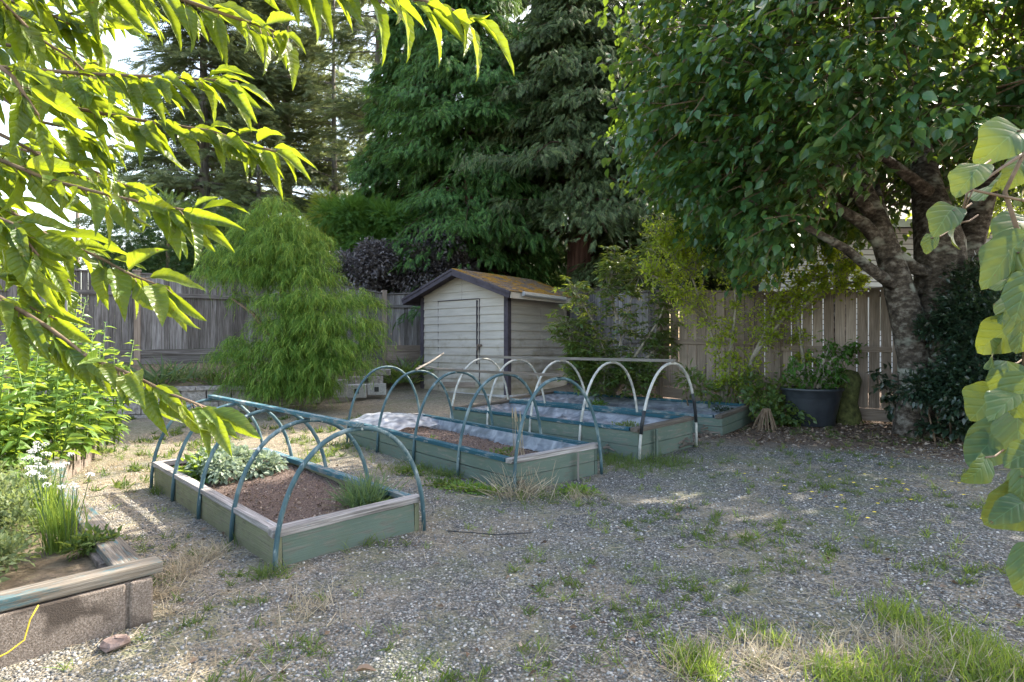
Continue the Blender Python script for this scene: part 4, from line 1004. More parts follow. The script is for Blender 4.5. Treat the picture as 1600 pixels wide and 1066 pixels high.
# large broadleaf tree at right
def big_tree():
    cx, cy = PX(1455, 9.0), 9.0; g = float(GZ(cx, cy))
    t = thing('broadleaf_tree', (cx, cy, g), 'large broadleaf tree with mottled multi stemmed trunk and dense dark crown at right', 'tree')
    tb = MB()
    def st(pts, rad): 
        pp = [P(a, b, c) for a, b, c in pts]; tb.tube(pp, rad, 12); return pp
    st([(1428, 690, 8.95), (1432, 620, 8.95), (1428, 560, 8.95), (1416, 490, 8.9), (1396, 420, 8.85), (1372, 350, 8.8), (1345, 280, 9.0), (1310, 180, 9.4), (1290, 60, 9.8)], [.30, .23, .21, .22, .18, .15, .10, .05, .02])
    st([(1475, 690, 9.0), (1468, 620, 9.0), (1466, 540, 9.0), (1470, 460, 9.05), (1468, 380, 9.1), (1450, 300, 9.3), (1430, 180, 9.8), (1430, 40, 10.2)], [.46, .36, .33, .34, .33, .22, .10, .03])
    st([(1480, 500, 9.05), (1505, 420, 9.2), (1530, 330, 9.3), (1560, 230, 9.3), (1610, 100, 9.2)], [.20, .20, .17, .13, .06])
    st([(1404, 452, 8.85), (1360, 420, 8.6), (1320, 388, 8.5), (1280, 366, 8.4), (1225, 335, 8.3), (1160, 310, 8.2)], [.09, .075, .06, .05, .035, .015])
    st([(1392, 400, 8.85), (1350, 350, 8.7), (1300, 320, 8.6), (1240, 290, 8.6), (1150, 250, 8.5), (1080, 220, 8.4)], [.12, .09, .06, .04, .025, .010])
    st([(1460, 430, 9.0), (1430, 420, 8.9), (1400, 395, 8.8), (1385, 350, 8.9), (1370, 290, 9.0)], [.10, .09, .08, .06, .04])
    st([(1372, 350, 8.8), (1300, 250, 8.8), (1210, 170, 8.6), (1130, 110, 8.5), (1070, 60, 8.4)], [.09, .07, .055, .035, .015])
    st([(1450, 300, 9.1), (1400, 260, 8.8), (1360, 230, 8.4), (1340, 180, 8.0)], [.1, .07, .04, .02])
    tb.build('trunk', M['bark'], t, True)
    # twigs carry the leaves
    c0 = np.array([5.85, 8.6, 5.6]); rad = np.array([3.75, 3.4, 3.7]); Pl = []; Dl = []; tw = MB(); nt_ = 5200; k = 0
    gaps = [(*GP(a, b), c) for a, b, c in ((1050, 1050, .10), (150, 1010, .16), (60, 1050, .16), (250, 965, .08), (300, 1060, .05), (570, 1055, .02), (1140, 742, -.05), (1290, 690, .0), (1230, 1045, .02))]  # openings carved along the sun's rays so sun patches reach the ground
    sdn = np.array(sd)
    while k < nt_:
        d = rdir(1, 0)[0]; q = rng.uniform(.45, 1.0)**.55; b = 1+.11*math.sin(d[0]*7+1)*math.sin(d[2]*6+2)+.09*math.sin(d[1]*9+d[0]*5)
        p = c0+d*rad*q*b
        px = 800+F*p[0]/p[1]; low = 3.0+max(0, (.36-p[0]/p[1])*3.4)+min(.75, max(0, p[0]/p[1]-.44)*5)+.25*max(0, p[0]-6.2)
        if p[2] < low: 
            continue
        hit = False
        for gx, gy, gz_, gr in gaps:
            w_ = p-np.array([gx, gy, gz_]); w_ = w_-sdn*w_.dot(sdn)
            if np.linalg.norm(w_) < gr+.28: hit = True; break
        if hit: continue
        if p[2] < 3.9 and abs(p[0]-5.4) < 1.3 and p[1] < 8.9 and rng.random() < .45: continue
        k += 1
        od = norm(np.array([d[0]*.9, d[1]*.9, d[2]*.2-.25])+rng.normal(0, .35, 3)); L = rng.uniform(.35, .75)
        e = p+od*L; mdp = (p+e)/2+np.array([0, 0, .06])
        if k % 3 == 0: tw.tube([p-od*.5, mdp-od*.2, e], [.012, .008, .004], 3, False)
        n = 14; s = np.linspace(.05, 1, n); pos = p+(e-p)*s[:, None]+rng.normal(0, .075, (n, 3))
        sd_ = norm(np.cross(od, [0, 0, 1])); dl = od*.55+sd_*(np.where(np.arange(n) % 2, 1, -1)*rng.uniform(.4, 1.1, n))[:, None]+rng.normal(0, .25, (n, 3)); dl[:, 2] -= rng.uniform(.25, 1.0, n)
        Pl.append(pos); Dl.append(dl)
    tw.build('twigs', M['twig'], t)
    p = np.concatenate(Pl); foliage('crown', M['L_dog'], t, p, np.concatenate(Dl), rng.uniform(.10, .17, len(p)), T_OV, roll=.35)
big_tree()
def roundtree(name, label, x, y, c, rad, n, m, size, tpl=T_LEAF, bark='bark', clus=.3):
    g = float(GZ(x, y)); t = thing(name, (x, y, g), label, 'tree'); tb = MB()
    tb.tube([(x, y, g-.1), (x+.1, y, g+(c[2]-g)*.5), (c[0], c[1], c[2])], [.2, .15, .07], 9)
    for i in range(9):
        d = rdir(1, .4)[0]; q = np.array(c)+d*np.array(rad)*.75; tb.tube([(x+.1, y, g+(c[2]-g)*rng.uniform(.5, .95)), tuple((np.array(c)+q)/2), tuple(q)], [.07, .045, .012], 5)
    tb.build('trunk', M[bark], t, True)
    k = n//16; d = rdir(k, 0); cc = np.array(c)+d*np.array(rad)*(rng.uniform(.3, 1, (k, 1))**.5); p = np.repeat(cc, 16, 0)+rng.normal(0, clus, (k*16, 3)); dd = rdir(k*16); dd[:, 2] -= .5
    foliage('crown', m, t, p, dd, size*rng.uniform(.7, 1.3, len(p)), tpl, roll=.7)
roundtree('leafy_tree', 'yellow green tree added beyond the brown fence behind the big crown, shading the beds', 7.6, 14.2, (7.2, 14.0, 7.1), (3.4, 2.4, 2.4), 17000, M['L_dog2'], .15)  # added tree whose crown throws shade over the raised beds
roundtree('leafy_tree', 'leafy tree beyond the fence at the right edge behind the big trunk', 12.6, 14.6, (12.2, 14.2, 7.0), (3.6, 2.8, 2.7), 14000, M['L_dog2'], .15)

# multi stemmed shrubs along the brown fence
def stemshrub(name, label, base, stems, leafm, tpl, size, clusters, per, rr, twig='twig_grey', extra=None, droop=.2, whorl=True):
    """stems: list of lists of pixel points (px,py,Y); clusters of leaves at twig tips around the stem ends"""
    t = thing(name, base, label, 'shrub'); tb = MB(); ends = []
    for s in stems:
        pts = [P(*q) for q in s]; n = len(pts)
        tb.tube(pts, [.034*(1-.8*i/(n-1))+.004 for i in range(n)], 6)
        for i in range(1, n): ends += [pts[i]]*(1 if i < n-1 else 2)+[pts[i-1].lerp(pts[i], .5)]
    Pl = []; Dl = []
    for k in range(clusters):
        e = random.choice(ends); d = rdir(1, .25)[0]; q = Vector(e)+Vector(d*rr*rng.uniform(.25, 1.0))
        tb.tube([e, (Vector(e)+q)/2+Vector((0, 0, rng.uniform(-.05, .05))), q], [.007, .005, .003], 3, False)
        n = per; an = np.arange(n)*2.4+rng.random(); 
        if whorl: dl = np.stack([np.cos(an), np.sin(an), rng.uniform(-.5, .5, n)-droop], -1); pos = np.tile(np.array(q), (n, 1))+rng.normal(0, .012, (n, 3))
        else: dl = rdir(n); dl[:, 2] -= droop; pos = np.array(e)+(np.array(q)-np.array(e))*rng.uniform(.2, 1.1, (n, 1))+rng.normal(0, .04, (n, 3))
        Pl.append(pos); Dl.append(dl)
    tb.build('stems', M[twig], t, True)
    p = np.concatenate(Pl); foliage('leaves', leafm, t, p, np.concatenate(Dl), size*rng.uniform(.7, 1.25, len(p)), tpl, roll=.35)
    return t
g0 = GP(958, 622)
stemshrub('rhododendron', 'straggly rhododendron with pale bare stems between the shed and the brown fence', (PX(958, 12.2), 12.2, .4),
   [[(958, 618, 12.2), (948, 560, 12.1), (925, 500, 12.0), (900, 455, 11.9)], [(958, 618, 12.2), (965, 560, 12.0), (975, 500, 11.8), (1000, 430, 11.7)], [(958, 618, 12.2), (990, 560, 11.9), (1030, 500, 11.7), (1050, 440, 11.6)], [(955, 618, 12.2), (925, 570, 11.9), (900, 530, 11.8), (885, 510, 11.7)],
    [(965, 500, 11.8), (950, 450, 12.0), (960, 410, 12.0)], [(1000, 430, 11.7), (1020, 390, 11.7), (1040, 360, 11.8)], [(1010, 560, 11.9), (1030, 540, 11.9)], [(940, 600, 12.0), (920, 590, 11.8), (900, 575, 11.7)]],
   M['L_rhodo'], T_LONG, .15, 760, 9, .42)
stemshrub('rhododendron', 'low dense dark rhododendron at the shed corner behind the plastic lined bed', (PX(955, 11.9), 11.9, .4),
   [[(930, 612, 11.9), (915, 585, 11.8), (905, 560, 11.7)], [(940, 612, 11.8), (945, 580, 11.6)], [(975, 612, 11.8), (985, 580, 11.6)], [(1000, 612, 11.8), (1010, 590, 11.6)]], M['L_rhodo'], T_LONG, .15, 330, 9, .36)
stemshrub('azalea', 'tall thin stemmed shrub with small yellow green leaves in front of the brown fence', (PX(1140, 10.95), 10.95, .4),
   [[(1130, 640, 10.95), (1125, 570, 10.9), (1105, 500, 10.8), (1080, 430, 10.7), (1065, 370, 10.7)], [(1132, 640, 10.95), (1140, 560, 10.8), (1150, 480, 10.6), (1145, 400, 10.5), (1150, 350, 10.5)], [(1160, 620, 10.8), (1175, 560, 10.6), (1205, 500, 10.5), (1220, 440, 10.4), (1215, 390, 10.4)],
    [(1150, 480, 10.6), (1180, 430, 10.5), (1190, 380, 10.4)], [(1105, 500, 10.8), (1060, 460, 10.6), (1020, 430, 10.5)], [(1080, 430, 10.7), (1100, 380, 10.6), (1110, 350, 10.6)], [(1175, 560, 10.6), (1230, 490, 10.4), (1250, 440, 10.3)], [(1080, 430, 10.7), (1050, 400, 10.6), (1035, 370, 10.6)]],
   M['L_yellow'], T_LEAF, .080, 760, 12, .46, whorl=False, droop=-.35)
stemshrub('yellow_shrub', 'sprays of yellow green leaves spilling over the top of the brown fence', (PX(1290, 9.9), 10.1, .4),
   [[(1262, 640, 10.5), (1255, 560, 10.45), (1245, 490, 10.35), (1262, 440, 10.2), (1300, 400, 10.1)], [(1245, 490, 10.35), (1290, 450, 10.1), (1340, 440, 10.0)], [(1262, 440, 10.2), (1310, 425, 10.0), (1330, 415, 9.9)]],
   M['L_yellow'], T_LEAF, .085, 190, 12, .26, whorl=False)
stemshrub('tub_plant', 'leafy dark shoots growing in the black tub', (TX, TY, TZ+.55),
   [[(1262, 606, 10.0), (1250, 585, 9.9), (1240, 572, 9.85)], [(1270, 606, 10.0), (1285, 570, 9.9), (1295, 545, 9.85)], [(1275, 606, 10.0), (1305, 575, 9.9), (1325, 550, 9.9)], [(1265, 606, 10), (1262, 580, 9.9)], [(1290, 606, 10), (1310, 590, 9.85)], [(1280, 606, 10), (1300, 560, 9.9), (1335, 545, 9.9)]],
   M['L_shrub'], T_LEAF, .10, 120, 7, .24, whorl=False)
stemshrub('sapling', 'thin broad leaved sapling against the brown fence right of the stump', (PX(1388, 9.6), 9.6, .35),
   [[(1400, 655, 9.6), (1390, 615, 9.6), (1375, 590, 9.55)]], M['L_dark'], T_OV, .13, 16, 5, .25, whorl=False)

def bushlobe(name, label, items, m, tpl, size, dens, base, droop=.3, depth=.6, cat='shrub'):
    L = [(P(px, py, Y).x, Y, P(px, py, Y).z, r, r*.8, rz) for px, py, Y, r, rz in items]
    return lobes(name, label, base, L, m, tpl, size, dens, droop, cat, depth=depth, trunk=[([(base[0]+dx, base[1]+.15, base[2]-.1), (base[0]+dx*1.5, base[1]+.2, base[2]+.5)], [.016, .008]) for dx in (-.2, 0, .2)])
bushlobe('holly_bush', 'glossy near black evergreen bush around the foot of the big tree', [(1520, 460, 8.5, .45, .45), (1500, 500, 8.4, .38, .30), (1530, 510, 8.2, .6, .5), (1540, 570, 8.0, .6, .5), (1495, 600, 8.1, .5, .36), (1452, 512, 8.45, .22, .16), (1455, 610, 8.4, .22, .2), (1530, 620, 7.9, .6, .35), (1570, 520, 8.1, .7, .6), (1580, 610, 7.9, .7, .5), (1440, 610, 8.3, .35, .25), (1560, 440, 8.6, .6, .4)],
   M['L_dark'], T_LEAF, .075, 620, (PX(1510, 8.3), 8.3, .3))
bushlobe('low_shrub', 'low green leafy clump between the far bed and the black tub', [(1185, 620, 10.2, .28, .2), (1215, 640, 10.0, .34, .24), (1225, 610, 10.2, .30, .25), (1240, 652, 9.8, .25, .14), (1195, 640, 9.9, .2, .18), (1175, 600, 10.5, .25, .2)],
   M['L_rhodo'], T_OV, .085, 330, (PX(1210, 10.0), 10.0, .32))
bushlobe('low_shrub', 'bright strap leaved clump between the hoop bed and the thin stemmed shrub', [(1085, 605, 11.0, .26, .2), (1105, 612, 10.9, .2, .15), (1145, 612, 10.8, .3, .18), (1075, 590, 11.1, .2, .2)], M['L_rhodo'], T_LONG, .16, 170, (PX(1100, 10.9), 10.9, .4), droop=.1)
bushlobe('ivy', 'dark ivy and ferns low at the foot of the glossy bush', [(1500, 665, 8.3, .45, .12), (1560, 655, 8.0, .5, .16), (1450, 668, 8.5, .2, .08)], M['L_dark'], T_OV, .11, 160, (PX(1500, 8.2), 8.2, .25))
# bundle of cut shoots beside the far bed
bs = thing('shoot_stump', (PX(1198, 9.7), 9.7, .3), 'pale cut shoots fanning from a small stump beside the far bed end', 'stump')
m = MB(); c = Vector((PX(1198, 9.7), 9.7, float(GZ(PX(1198, 9.7), 9.7))))
for k in range(26):
    a = random.uniform(0, 6.28); q = random.uniform(.3, 1); m.tube([c+Vector((math.cos(a)*.22*q, math.sin(a)*.2*q, 0)), c+Vector((math.cos(a)*.16*q, math.sin(a)*.14*q, .14)), c+Vector((math.cos(a)*.05, math.sin(a)*.05, .33))], [.012, .011, .008], 5)
m.build('shoots', M['twig'], bs)

# ------------------------------------------------------------------ plants of the terrace, beds and planter
def terrace_z(x, y, i=None): 
    return .95+.0*x
def tuft(name, label, c, n, L, m, spread=.1, cat='plant', lean=.45, w_=None, tpl=None, group=None):
    t = thing(name, c, label, cat, group); p = np.array(c)+np.stack([rng.normal(0, spread, n), rng.normal(0, spread, n), np.zeros(n)], -1)
    d = rng.normal(0, lean, (n, 3)); d[:, 2] = 1; d[:, :2] += (p-np.array(c))[:, :2]*2.5
    foliage('blades', m, t, p, d, L*rng.uniform(.6, 1.15, n), tpl or BL, roll=1.0); return t
for i, (px, py, Y, L, m, k, lab) in enumerate(((250, 588, 12.9, .5, 'L_chive', 120, 'grey green strap leaved clump on the terrace under the fence post'), (300, 585, 13.1, .4, 'L_herb', 110, 'low clump on the terrace right of the fence post'), (180, 598, 12.5, .45, 'L_chive', 110, 'strap leaved clump on the terrace nearest the tall planter plants'),
      (340, 592, 13.0, .35, 'L_weed', 90, 'small clump on the terrace touching the feathery cypress'), (228, 602, 12.4, .32, 'L_weed', 90, 'low weedy clump just above the block wall coping'), (640, 578, 15.6, .5, 'L_rhodo', 120, 'fern like clump on the bank between the block stack and the shed'), (625, 590, 15.2, .35, 'L_weed', 120, 'weedy clump at the foot of the bank beside the shed'))):
    c = P(px, py, Y); tuft('border_plant', lab, (c.x, c.y, c.z-.12), k, L, M[m], .22, tpl=T_blade(.09, .5))
# bed 1
c = pt1(.74, .55, .20); t = bushlobe('leafy_vegetable', 'sprawling silvery leafed vegetable at the back of the nearest bed', [], M['L_silver'], T_OV, .07, 10, (0, 0, 0)) if False else None
L = []
for k in range(16):
    q = pt1(random.uniform(.64, .86), random.uniform(.25, .85), .225+random.uniform(.02, .13)); L.append((q.x, q.y, q.z, .15, .15, .09))
lobes('leafy_vegetable', 'sprawling silvery leafed vegetable at the back of the nearest bed', (c.x, c.y, c.z), L, M['L_silver'], T_OV, .055, 800, .2, 'plant', depth=.8)
L = [(*pt1(.80, .30, .26), .2, .2, .12), (*pt1(.74, .22, .25), .15, .15, .10), (*pt1(.85, .40, .27), .18, .18, .12)]
lobes('green_vegetable', 'greener leafy plant beside the silvery one in the nearest bed', (L[0][0], L[0][1], L[0][2]-.05), L, M['L_phlox'], T_LEAF, .09, 480, 0, 'plant', depth=.8)
tuft('chive_clump', 'arching grey green chive clump in the near right corner of the nearest bed', tuple(pt1(.13, .93, .17)), 420, .27, M['L_chive'], .07, lean=.55, tpl=T_blade(.028, .45))
# bed 2, 3, 4
for (pt, u, v, h, r, m, lab) in ((pt2, .22, .5, .20, .13, 'L_weed', 'low green weed clump near the front end of the middle bed'), (pt2, .55, .35, .20, .07, 'L_phlox', 'tiny bright seedling in the middle bed'),
      (pt3, .18, .65, .27, .24, 'L_herb', 'limp creeping plant on the plastic of the white hooped bed'), (pt4, .62, .75, .20, .18, 'L_phlox', 'pale green leafy plant in the far bed'), (pt4, .1, 1.2, .20, .15, 'L_dark', 'dark seedling at the right end of the far bed')):
    q = pt(u, v, h); lobes('seedling', lab, tuple(q), [(q.x, q.y, q.z, r, r, .06), (q.x+.1, q.y+.05, q.z, r*.6, r*.6, .05)], M[m], T_LEAF, .05, 700, -.1, 'plant', depth=.8)
for (q, L_) in ((pt2(.03, .10, .05), .8), (pt2(.02, .22, .05), .75)):
    t = thing('dry_grass', q, 'tall dry straw coloured grass stems at the near corner of the middle bed', 'grass', 'dry stems at the middle bed corner'); m = MB()
    for k in range(3):
        dx = random.uniform(-.12, .12); m.tube([q+Vector((random.uniform(-.04, .04), 0, 0)), q+Vector((dx*.5, 0, L_*.5)), q+Vector((dx, .0, L_*random.uniform(.8, 1)))], [.004, .0035, .002], 4)
        e = q+Vector((dx, 0, L_*.85)); m.tube([e, e+Vector((dx*.15, 0, .11))], [.009, .003], 5)
    m.build('stems', M['L_straw'], t)
g = pt2(-.01, .02, -.01); tuft('dry_grass_clump', 'clump of dead grass at the near corner of the middle bed', (g.x-.02, g.y-.06, float(GZ(g.x, g.y))), 260, .30, M['L_straw'], .14, lean=.9, tpl=T_blade(.02, .3))
for px, py, s in ((720, 768, .15), (690, 762, .13), (752, 772, .12), (640, 742, .1), (895, 772, .13)):
    g = GP(px, py); lobes('weed_clump', 'fresh green weed mat along the base of the middle bed', tuple(g), [(g.x, g.y, g.z+.03, s*1.5, s, .05), (g.x+s, g.y, g.z+.02, s, s, .04)], M['L_phlox' if px > 700 else 'L_weed'], T_LEAF, .045, 1300, -.2, 'plant', group='weed mats by the middle bed', depth=.9)

# planter: tall perennials, herbs, flowering chives
def perennial(c, H, k):
    t = thing('tall_perennial', c, 'tall upright perennial with lush yellow green lance leaves in the left planter', 'plant', 'tall leafy perennials in the left planter')
    m = MB(); Pl = []; Dl = []; Sz = []
    for s in range(k):
        a = random.uniform(0, 6.28); l = random.uniform(.05, .28); top = Vector((c[0]+math.cos(a)*l*1.4, c[1]+math.sin(a)*l*1.4, c[2]+H*random.uniform(.7, 1.0)))
        b = Vector((c[0]+math.cos(a)*.08, c[1]+math.sin(a)*.08, c[2])); mid = b.lerp(top, .5)+Vector((0, 0, .03)); m.tube([b, mid, top], [.008, .007, .004], 5)
        n = int(H*19); f = np.linspace(.10, 1.0, n); pos = np.array(b)+(np.array(top)-np.array(b))*f[:, None]
        an = np.arange(n)*1.65+rng.random()*6; d = np.stack([np.cos(an), np.sin(an), .45-.5*(1-f)+rng.uniform(-.25, .25, n)], -1)
        Pl.append(pos); Dl.append(d); Sz.append(.19*(1-.5*f**3)*rng.uniform(.75, 1.2, n))
    m.build('stems', M['L_phlox'], t, True); p = np.concatenate(Pl)
    foliage('leaves', M['L_phlox'], t, p, np.concatenate(Dl), np.concatenate(Sz), T_detail(.23, 4, .45, .25), roll=.6)
for (x, y, H) in ((-5.25, 7.35, 1.55), (-5.45, 7.9, 1.75), (-5.75, 7.5, 1.85), (-5.15, 6.75, 1.35), (-5.6, 6.9, 1.7), (-6.1, 7.3, 2.0), (-6.0, 8.1, 1.95), (-5.35, 6.2, 1.45), (-5.25, 6.25, 1.2), (-5.8, 6.3, 1.7), (-6.4, 7.9, 2.1), (-5.5, 5.7, 1.5), (-5.1, 5.25, 1.15), (-6.3, 6.7, 1.9), (-5.6, 8.5, 1.5), (-6.5, 8.6, 2.1), (-5.3, 5.1, 1.4), (-5.2, 5.4, 1.0)):
    perennial((x, y, .23), H, 6)
def herb(c, r, h, m, lab, sz=.045, dens=900):
    L = [(c[0]+random.uniform(-r, r)*.7, c[1]+random.uniform(-r, r)*.7, c[2]+h*random.uniform(.25, .7), r*.5, r*.5, h*.38) for _ in range(8)]
    lobes('herb_clump', lab, c, L, M[m], T_LEAF, sz, dens, -.3, 'plant', depth=.8)
herb((-3.6, 4.2, .24), .30, .34, 'L_herb', 'grey green bushy herb in the planter left of the flowering chives')
herb((-3.15, 3.7, .24), .22, .20, 'L_herb', 'low grey green herb nearest the front planter cap')
herb((-3.7, 3.6, .24), .3, .36, 'L_herb', 'bushy herb at the left edge of the planter')
herb((-3.9, 4.6, .24), .35, .45, 'L_herb', 'taller herb below the tall yellow green perennials')
herb((-2.75, 3.95, .24), .13, .16, 'L_weed', 'small dark leaved plant by the inner corner of the planter', .05)
herb((-3.1, 3.2, .24), .25, .2, 'L_herb', 'straggly herb behind the front planter cap')
herb((-4.55, 5.3, .24), .25, .3, 'L_herb', 'herb clump between the flowering chives and the tall perennials')
def chives(c, n, lab, hd=7):
    t = thing('garlic_chives', c, lab, 'plant'); p = np.array(c)+np.stack([rng.normal(0, .045, n), rng.normal(0, .045, n), np.zeros(n)], -1); d = rng.normal(0, .16, (n, 3)); d[:, 2] = 1
    foliage('blades', M['L_grass'], t, p, d, rng.uniform(.25, .42, n), T_blade(.02, .25), roll=1); m = MB(); fl = MB()
    for k in range(hd):
        b = Vector(c)+Vector((random.uniform(-.08, .08), random.uniform(-.08, .08), 0)); e = b+Vector((random.uniform(-.12, .12), random.uniform(-.12, .12), random.uniform(.42, .56))); m.tube([b, b.lerp(e, .5), e], .003, 4)
        dm_ = rdir(60, .5); c2 = np.array(e)+dm_*np.array([.024, .024, .014]); foliage('flower_head', M['petal'], t, c2, rdir(60, .3), .0085, T_simple(.7, .5, 0), roll=1)
        
    m.build('stems', M['L_chive'], t)
chives((-3.0, 4.05, .24), 170, 'garlic chives with round white flower heads beside the planter side cap', 9)
chives((-3.48, 4.55, .24), 170, 'second white flowering chive clump further back along the planter side cap', 11)
chives((-3.98, 5.05, .24), 150, 'furthest white flowering chive clump where the tall perennials begin', 11)

# ------------------------------------------------------------------ gravel stones, litter, grass, weeds
def scatter_ground():
    ico_v = np.array([(0,0,1),(.89,0,.45),(.28,.85,.45),(-.72,.53,.45),(-.72,-.53,.45),(.28,-.85,.45),(.72,.53,-.45),(-.28,.85,-.45),(-.89,0,-.45),(-.28,-.85,-.45),(.72,-.53,-.45),(0,0,-1)])
    ico_f = [(0,1,2),(0,2,3),(0,3,4),(0,4,5),(0,5,1),(1,6,2),(2,7,3),(3,8,4),(4,9,5),(5,10,1),(6,7,2),(7,8,3),(8,9,4),(9,10,5),(10,6,1)]
    m, n_, out = newmat('loose_gravel'); g = nd(n_, 'NewGeometry')
    c = ramp(n_, g.outputs['Random Per Island'], [(0, (.06,.06,.058)), (.4, (.13,.13,.128)), (.6, (.19,.185,.17)), (.8, (.25,.25,.245)), (.94, (.37,.36,.34)), (1, (.55,.52,.47))]); pbsdf(n_, out, c, .9)
    n = 42000; Y = 2.0+6.0*rng.random(n)**1.8; X = (rng.random(n)*1.85-.97)*Y*.92
    mask = np.ones(n, bool); P2 = np.stack([X, Y], -1)
    for prm in (B1, B2, B3):
        X0, Y0, a, L, Wd, h = prm; dx, dy = X-X0, Y-Y0; u = -dx*math.sin(a)+dy*math.cos(a); v = dx*math.cos(a)+dy*math.sin(a)
        mask &= ~((u > -.02) & (u < L+.02) & (v > -.02) & (v < Wd+.02))
    # keep out of the planter
    mask &= ~((X < -2.06-(Y-3.5)*.945) & (Y > 3.5)) & ~((Y < 3.5) & (X+2.06 < -(0) ) & ((Y-3.5) > (X+2.06)*1.05))
    dens = np.sin(X*1.9+1)*np.sin(Y*1.7)+.5*np.sin(X*4.1-Y*3)
    mask &= rng.random(n) < .78+.3*dens
    X, Y = X[mask], Y[mask]; n = len(X); sz = rng.uniform(.0045, .0105, n)
    ang = rng.random(n)*6.28; ca, sa = np.cos(ang), np.sin(ang); sx = sz*rng.uniform(.9, 1.5, n); sy = sz*rng.uniform(.7, 1.1, n); szz = sz*rng.uniform(.5, .9, n)
    V = ico_v[None]*np.stack([sx, sy, szz], -1)[:, None, :]; V = V*(1+rng.normal(0, .10, V.shape))
    Vx = V[..., 0]*ca[:, None]-V[..., 1]*sa[:, None]+X[:, None]; Vy = V[..., 0]*sa[:, None]+V[..., 1]*ca[:, None]+Y[:, None]; Vz = V[..., 2]+(GZ(X, Y)+.012*np.sin(X*2.1+Y)*np.sin(Y*1.7-.6*X)+szz*.25)[:, None]
    V = np.stack([Vx, Vy, Vz], -1).reshape(-1, 3)
    fa = np.array(ico_f); loops = (fa.ravel()[None]+(np.arange(n)*12)[:, None]).ravel(); k = n*15
    me = bpy.data.meshes.new('gravel'); me.vertices.add(len(V)); me.vertices.foreach_set('co', V.astype('f').ravel()); me.loops.add(len(loops)); me.loops.foreach_set('vertex_index', loops.astype('i'))
    me.polygons.add(k); me.polygons.foreach_set('loop_start', (np.arange(k)*3).astype('i')); me.polygons.foreach_set('loop_total', np.full(k, 3, 'i')); me.update(calc_edges=True); me.materials.append(m)
    o = bpy.data.objects.new('gravel', me); C.objects.link(o); tag(o, kind='stuff')
    return
scatter_ground()
def gz3(X, Y): return np.stack([X, Y, GZ(X, Y)+.012*np.sin(X*2.1+Y)*np.sin(Y*1.7-.6*X)], -1)
def inbed(X, Y, pad=.02):
    k = np.zeros(len(X), bool)
    for X0, Y0, a, L, Wd, h in (B1, B2, B3, B4):
        dx, dy = X-X0, Y-Y0; u = -dx*math.sin(a)+dy*math.cos(a); v = dx*math.cos(a)+dy*math.sin(a); k |= (u > -pad) & (u < L+pad) & (v > -pad) & (v < Wd+pad)
    k |= (X < -2.0-(Y-3.5)*.93) & (Y > 3.4) & (Y < 8.6)
    k |= (Y <= 3.5) & (X < -2.0) & (Y-3.5 > (X+2.0)*1.05)
    return k
def spread(n, y0, y1, pw=1.6):
    Y = y0+(y1-y0)*rng.random(n)**pw; X = (rng.random(n)*1.9-.98)*Y*.92; k = ~inbed(X, Y); return X[k], Y[k]
def pixgauss(cl):
    Xs = []; Ys = []
    for px, py, s, n in cl:
        g = GP(px, py); Xs.append(rng.normal(g.x, s, n)); Ys.append(rng.normal(g.y, s*.8, n))
    return np.concatenate(Xs), np.concatenate(Ys)
def blades(name, X, Y, L, m, lean, w_, bend, per=1):
    X = np.repeat(X, per)+rng.normal(0, .018, len(X)*per)*(per > 1); Y = np.repeat(Y, per)+rng.normal(0, .018, len(Y)*per)*(per > 1)
    k = ~inbed(X, Y, .01); X, Y = X[k], Y[k]
    d = rng.normal(0, lean, (len(X), 3)); d[:, 2] = 1; tag(foliage(name, m, None, gz3(X, Y), d, L*rng.uniform(.5, 1.3, len(X)), T_blade(w_, bend), roll=1), kind='stuff')
# dry straw lying on the gravel
X, Y = spread(26000, 2.0, 11, 1.4); den = np.sin(X*1.3+2)*np.sin(Y*1.1+.5)+.6*np.sin(X*3.1+Y*2.2); k = rng.random(len(X)) < .32+.35*den+np.clip(-X*.06, 0, .3); X, Y = X[k], Y[k]
dd = rng.normal(0, 1, (len(X), 3)); dd[:, 2] = np.abs(rng.normal(.10, .16, len(X))); pos = gz3(X, Y); pos[:, 2] += .010
tag(foliage('dry_grass', M['L_straw'], None, pos, dd, rng.uniform(.04, .13, len(X)), T_blade(.028, .10), roll=1), kind='stuff')
# little weed tufts
X, Y = spread(3600, 2.1, 10.5, 1.15); den = np.sin(X*1.7-1)*np.sin(Y*1.5+.9)+.7*np.sin(X*2.3+Y*2.9+2)+.6*np.sin(X*6.1-Y*3.2)*np.sin(Y*5.3+X)+np.where(X > 0, .40, -.1); k = rng.random(len(X)) < .02+.60*den; X, Y = X[k], Y[k]
blades('weeds', X, Y, .055, M['L_weed'], .8, .10, .5, 17)
X, Y = pixgauss([(px_, py_, .16, 9) for px_, py_ in ((190, 672), (230, 690), (270, 678), (310, 668), (345, 690), (175, 705), (250, 712), (300, 700), (420, 672), (470, 690), (510, 675), (540, 700), (500, 715), (330, 655), (390, 660), (215, 735), (180, 760), (560, 655), (620, 645), (450, 655), (205, 655))])
k = Y < 12
blades('low_weeds', X[k], Y[k], .085, M['L_weed'], .8, .16, .5, 14)
X, Y = pixgauss([(300, 690, 1.6, 260), (450, 700, 1.2, 160), (200, 740, .8, 120)])
k = (Y < 11.6); blades('pale_grass', X[k], Y[k], .07, M['L_straw'], .7, .05, .5, 12)
X, Y = spread(520, 2.1, 9.5, 1.2); k = rng.random(len(X)) < .4+.3*(X > .5); X, Y = X[k], Y[k]
blades('short_grass', X, Y, .075, M['L_grass'], .65, .05, .5, 16)
